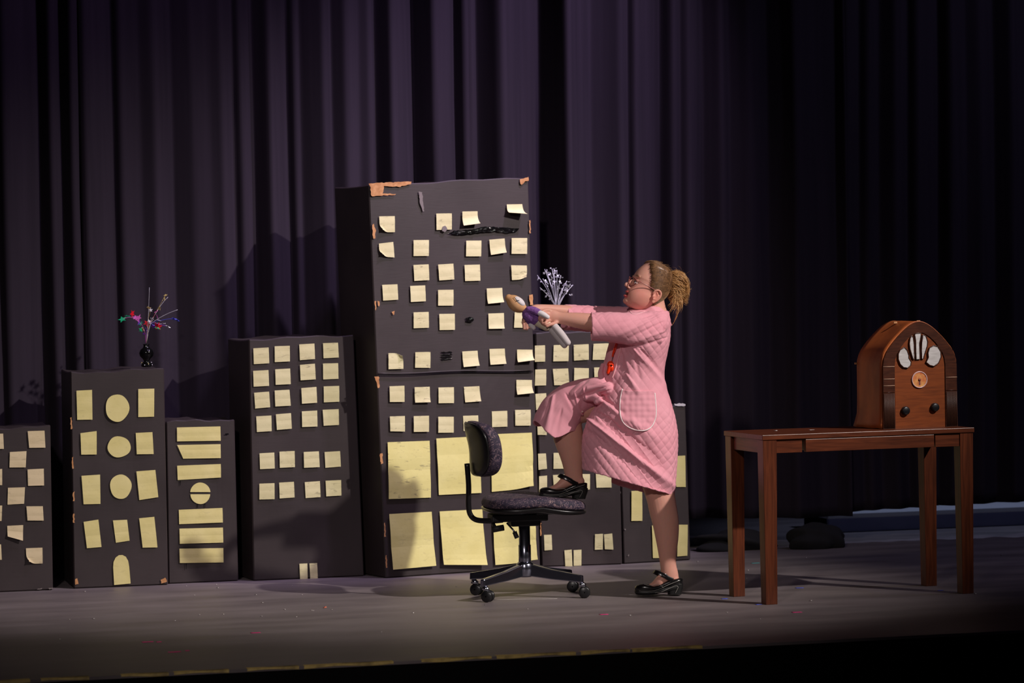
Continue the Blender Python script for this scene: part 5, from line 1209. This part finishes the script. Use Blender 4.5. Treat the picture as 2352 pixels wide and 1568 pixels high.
# ------------------------------------------------------------------ whistle on its cord
m_or = mat('orange_red_plastic', lin(250, 62, 22), rough=.25)
wh = on_robe(1401, 842, 0)
wht = thing('whistle', 'bright orange red whistle hanging on a cord at the front of the pink housecoat', 'whistle', G([wh])[0])
wz = wh[2] - 7
mk('whistle_body', G(merge(loft([(1396, 856, wz, 3.6, 5), (1399, 848, wz, 4.6, 5), (1402, 840, wz, 6.5, 5)], 16, 3), ell((1402, 837, wz), (8, 8.5, 5.5)), ell((1405, 845, wz), (5, 8, 5)))[0]), merge(loft([(1396, 856, wz, 3.6, 5), (1399, 848, wz, 4.6, 5), (1402, 840, wz, 6.5, 5)], 16, 3), ell((1402, 837, wz), (8, 8.5, 5.5)), ell((1405, 845, wz), (5, 8, 5)))[1], m_or, wht)
mk('sound_hole', G(ell((1404, 839, wz - 5.4), (2.2, 2.0, .8))[0]), ell((1404, 839, wz - 5.4), (2.2, 2.0, .8))[1], m_black, wht)
v, f = tube([(1405, 829, wz), (1407, 822, wz), (1406, 818, wz)], .9, 6); mk('ring_clip', G(v), f, m_chrome, wht)
v, f = tube([(1407, 819, wz), (1409, 806, wz - 3), (1413, 794, wz - 3), (1420, 775, wz + 2)], [2.2, 1.8, 1.5, 1.3], 6, k=4); mk('cord', G(v), f, m_or, wht)
v, f = tube([(1406, 818, wz), (1412, 806, wz - 4), (1418, 790, wz - 2), (1426, 770, wz + 4)], 1.1, 6, k=4); mk('cord', G(v), f, m_or, wht)

# ------------------------------------------------------------------ doll
m_dt = mat('tan_doll_fabric', lin(206, 152, 104), lin(222, 172, 126), scale=20, rough=.8); m_dw = mat('white_doll_fabric', lin(228, 220, 224), rough=.85, bump=.1); m_dp = mat('purple_knit', lin(112, 70, 138), lin(140, 92, 164), scale=90, rough=.9, bump=.4)
m_dl = mat('pale_grey_fabric', lin(206, 196, 198), rough=.85); m_dc = mat('cream_fabric', lin(220, 206, 180), rough=.85)
DW = -82
doll = thing('rag_doll', 'rag doll with tan head, purple knit top and white legs held in both hands', 'doll', G([(1225, 725, DW)])[0])
def dm(name, vf, m, parent=None, **kw): return mk(name, G(vf[0]), vf[1], m, parent or doll, **kw)
dax = [np.array([.78, .62, 0]), np.array([-.62, .78, 0]), WV]
dhead = dm('head', loft([(1168, 684, DW, 9, 10), (1176, 690, DW, 15, 16), (1186, 698, DW, 17.5, 18), (1196, 705, DW, 15, 15), (1205, 710, DW, 8, 9)], 28, 4), m_dt)
dm('face_patch', ell((1192, 692.5, DW - 4), (17, 9.5, 14.5), dax), m_dw, dhead)
dm('eye_stitch', merge(tube([(1180, 682, DW - 15), (1184, 686, DW - 18), (1188, 691, DW - 19)], .6, 5, k=3), tube([(1186, 691, DW - 19.5), (1193, 689, DW - 19)], .6, 5)), m_knob, dhead)
dm('top', loft([(1205, 711, DW, 9, 9), (1211, 716, DW, 17, 14), (1222, 724, DW, 19, 14), (1235, 733, DW, 16, 12)], 28, 4), m_dp)
dm('sleeve', loft([(1214, 711, DW - 9, 8, 8), (1226, 713, DW - 12, 9, 8.5), (1238, 718, DW - 14, 8, 8)], 18, 4), m_dp); dm('arm', loft([(1234, 717, DW - 14, 6.4, 6.4), (1246, 721, DW - 19, 6.6, 6.4), (1258, 728, DW - 21, 5.2, 5.2)], 16, 4), m_dw)
dm('sleeve', loft([(1208, 724, DW, 8, 8), (1213, 732, DW + 2, 8, 8), (1217, 739, DW + 3, 7.5, 7.5)], 18, 4), m_dp); dm('arm', loft([(1216, 737, DW + 3, 6.3, 6.3), (1221, 746, DW + 3, 7, 6.6), (1226, 753, DW + 3, 5, 5)], 16, 4), m_dw)
dm('lower_body', loft([(1232, 732, DW, 15, 11), (1246, 741, DW, 14, 11), (1258, 749, DW, 12, 10)], 24, 4), m_dc)
dm('leg', loft([(1262, 750, DW + 3, 7.5, 8), (1280, 772, DW + 1, 8.2, 8.5), (1297, 793, DW, 7, 7.5)], 20, 5), m_dl); dm('leg', loft([(1271, 746, DW - 4, 8, 8), (1289, 767, DW - 6, 8.6, 8.8), (1304, 787, DW - 7, 7.5, 8)], 20, 5), m_dl)
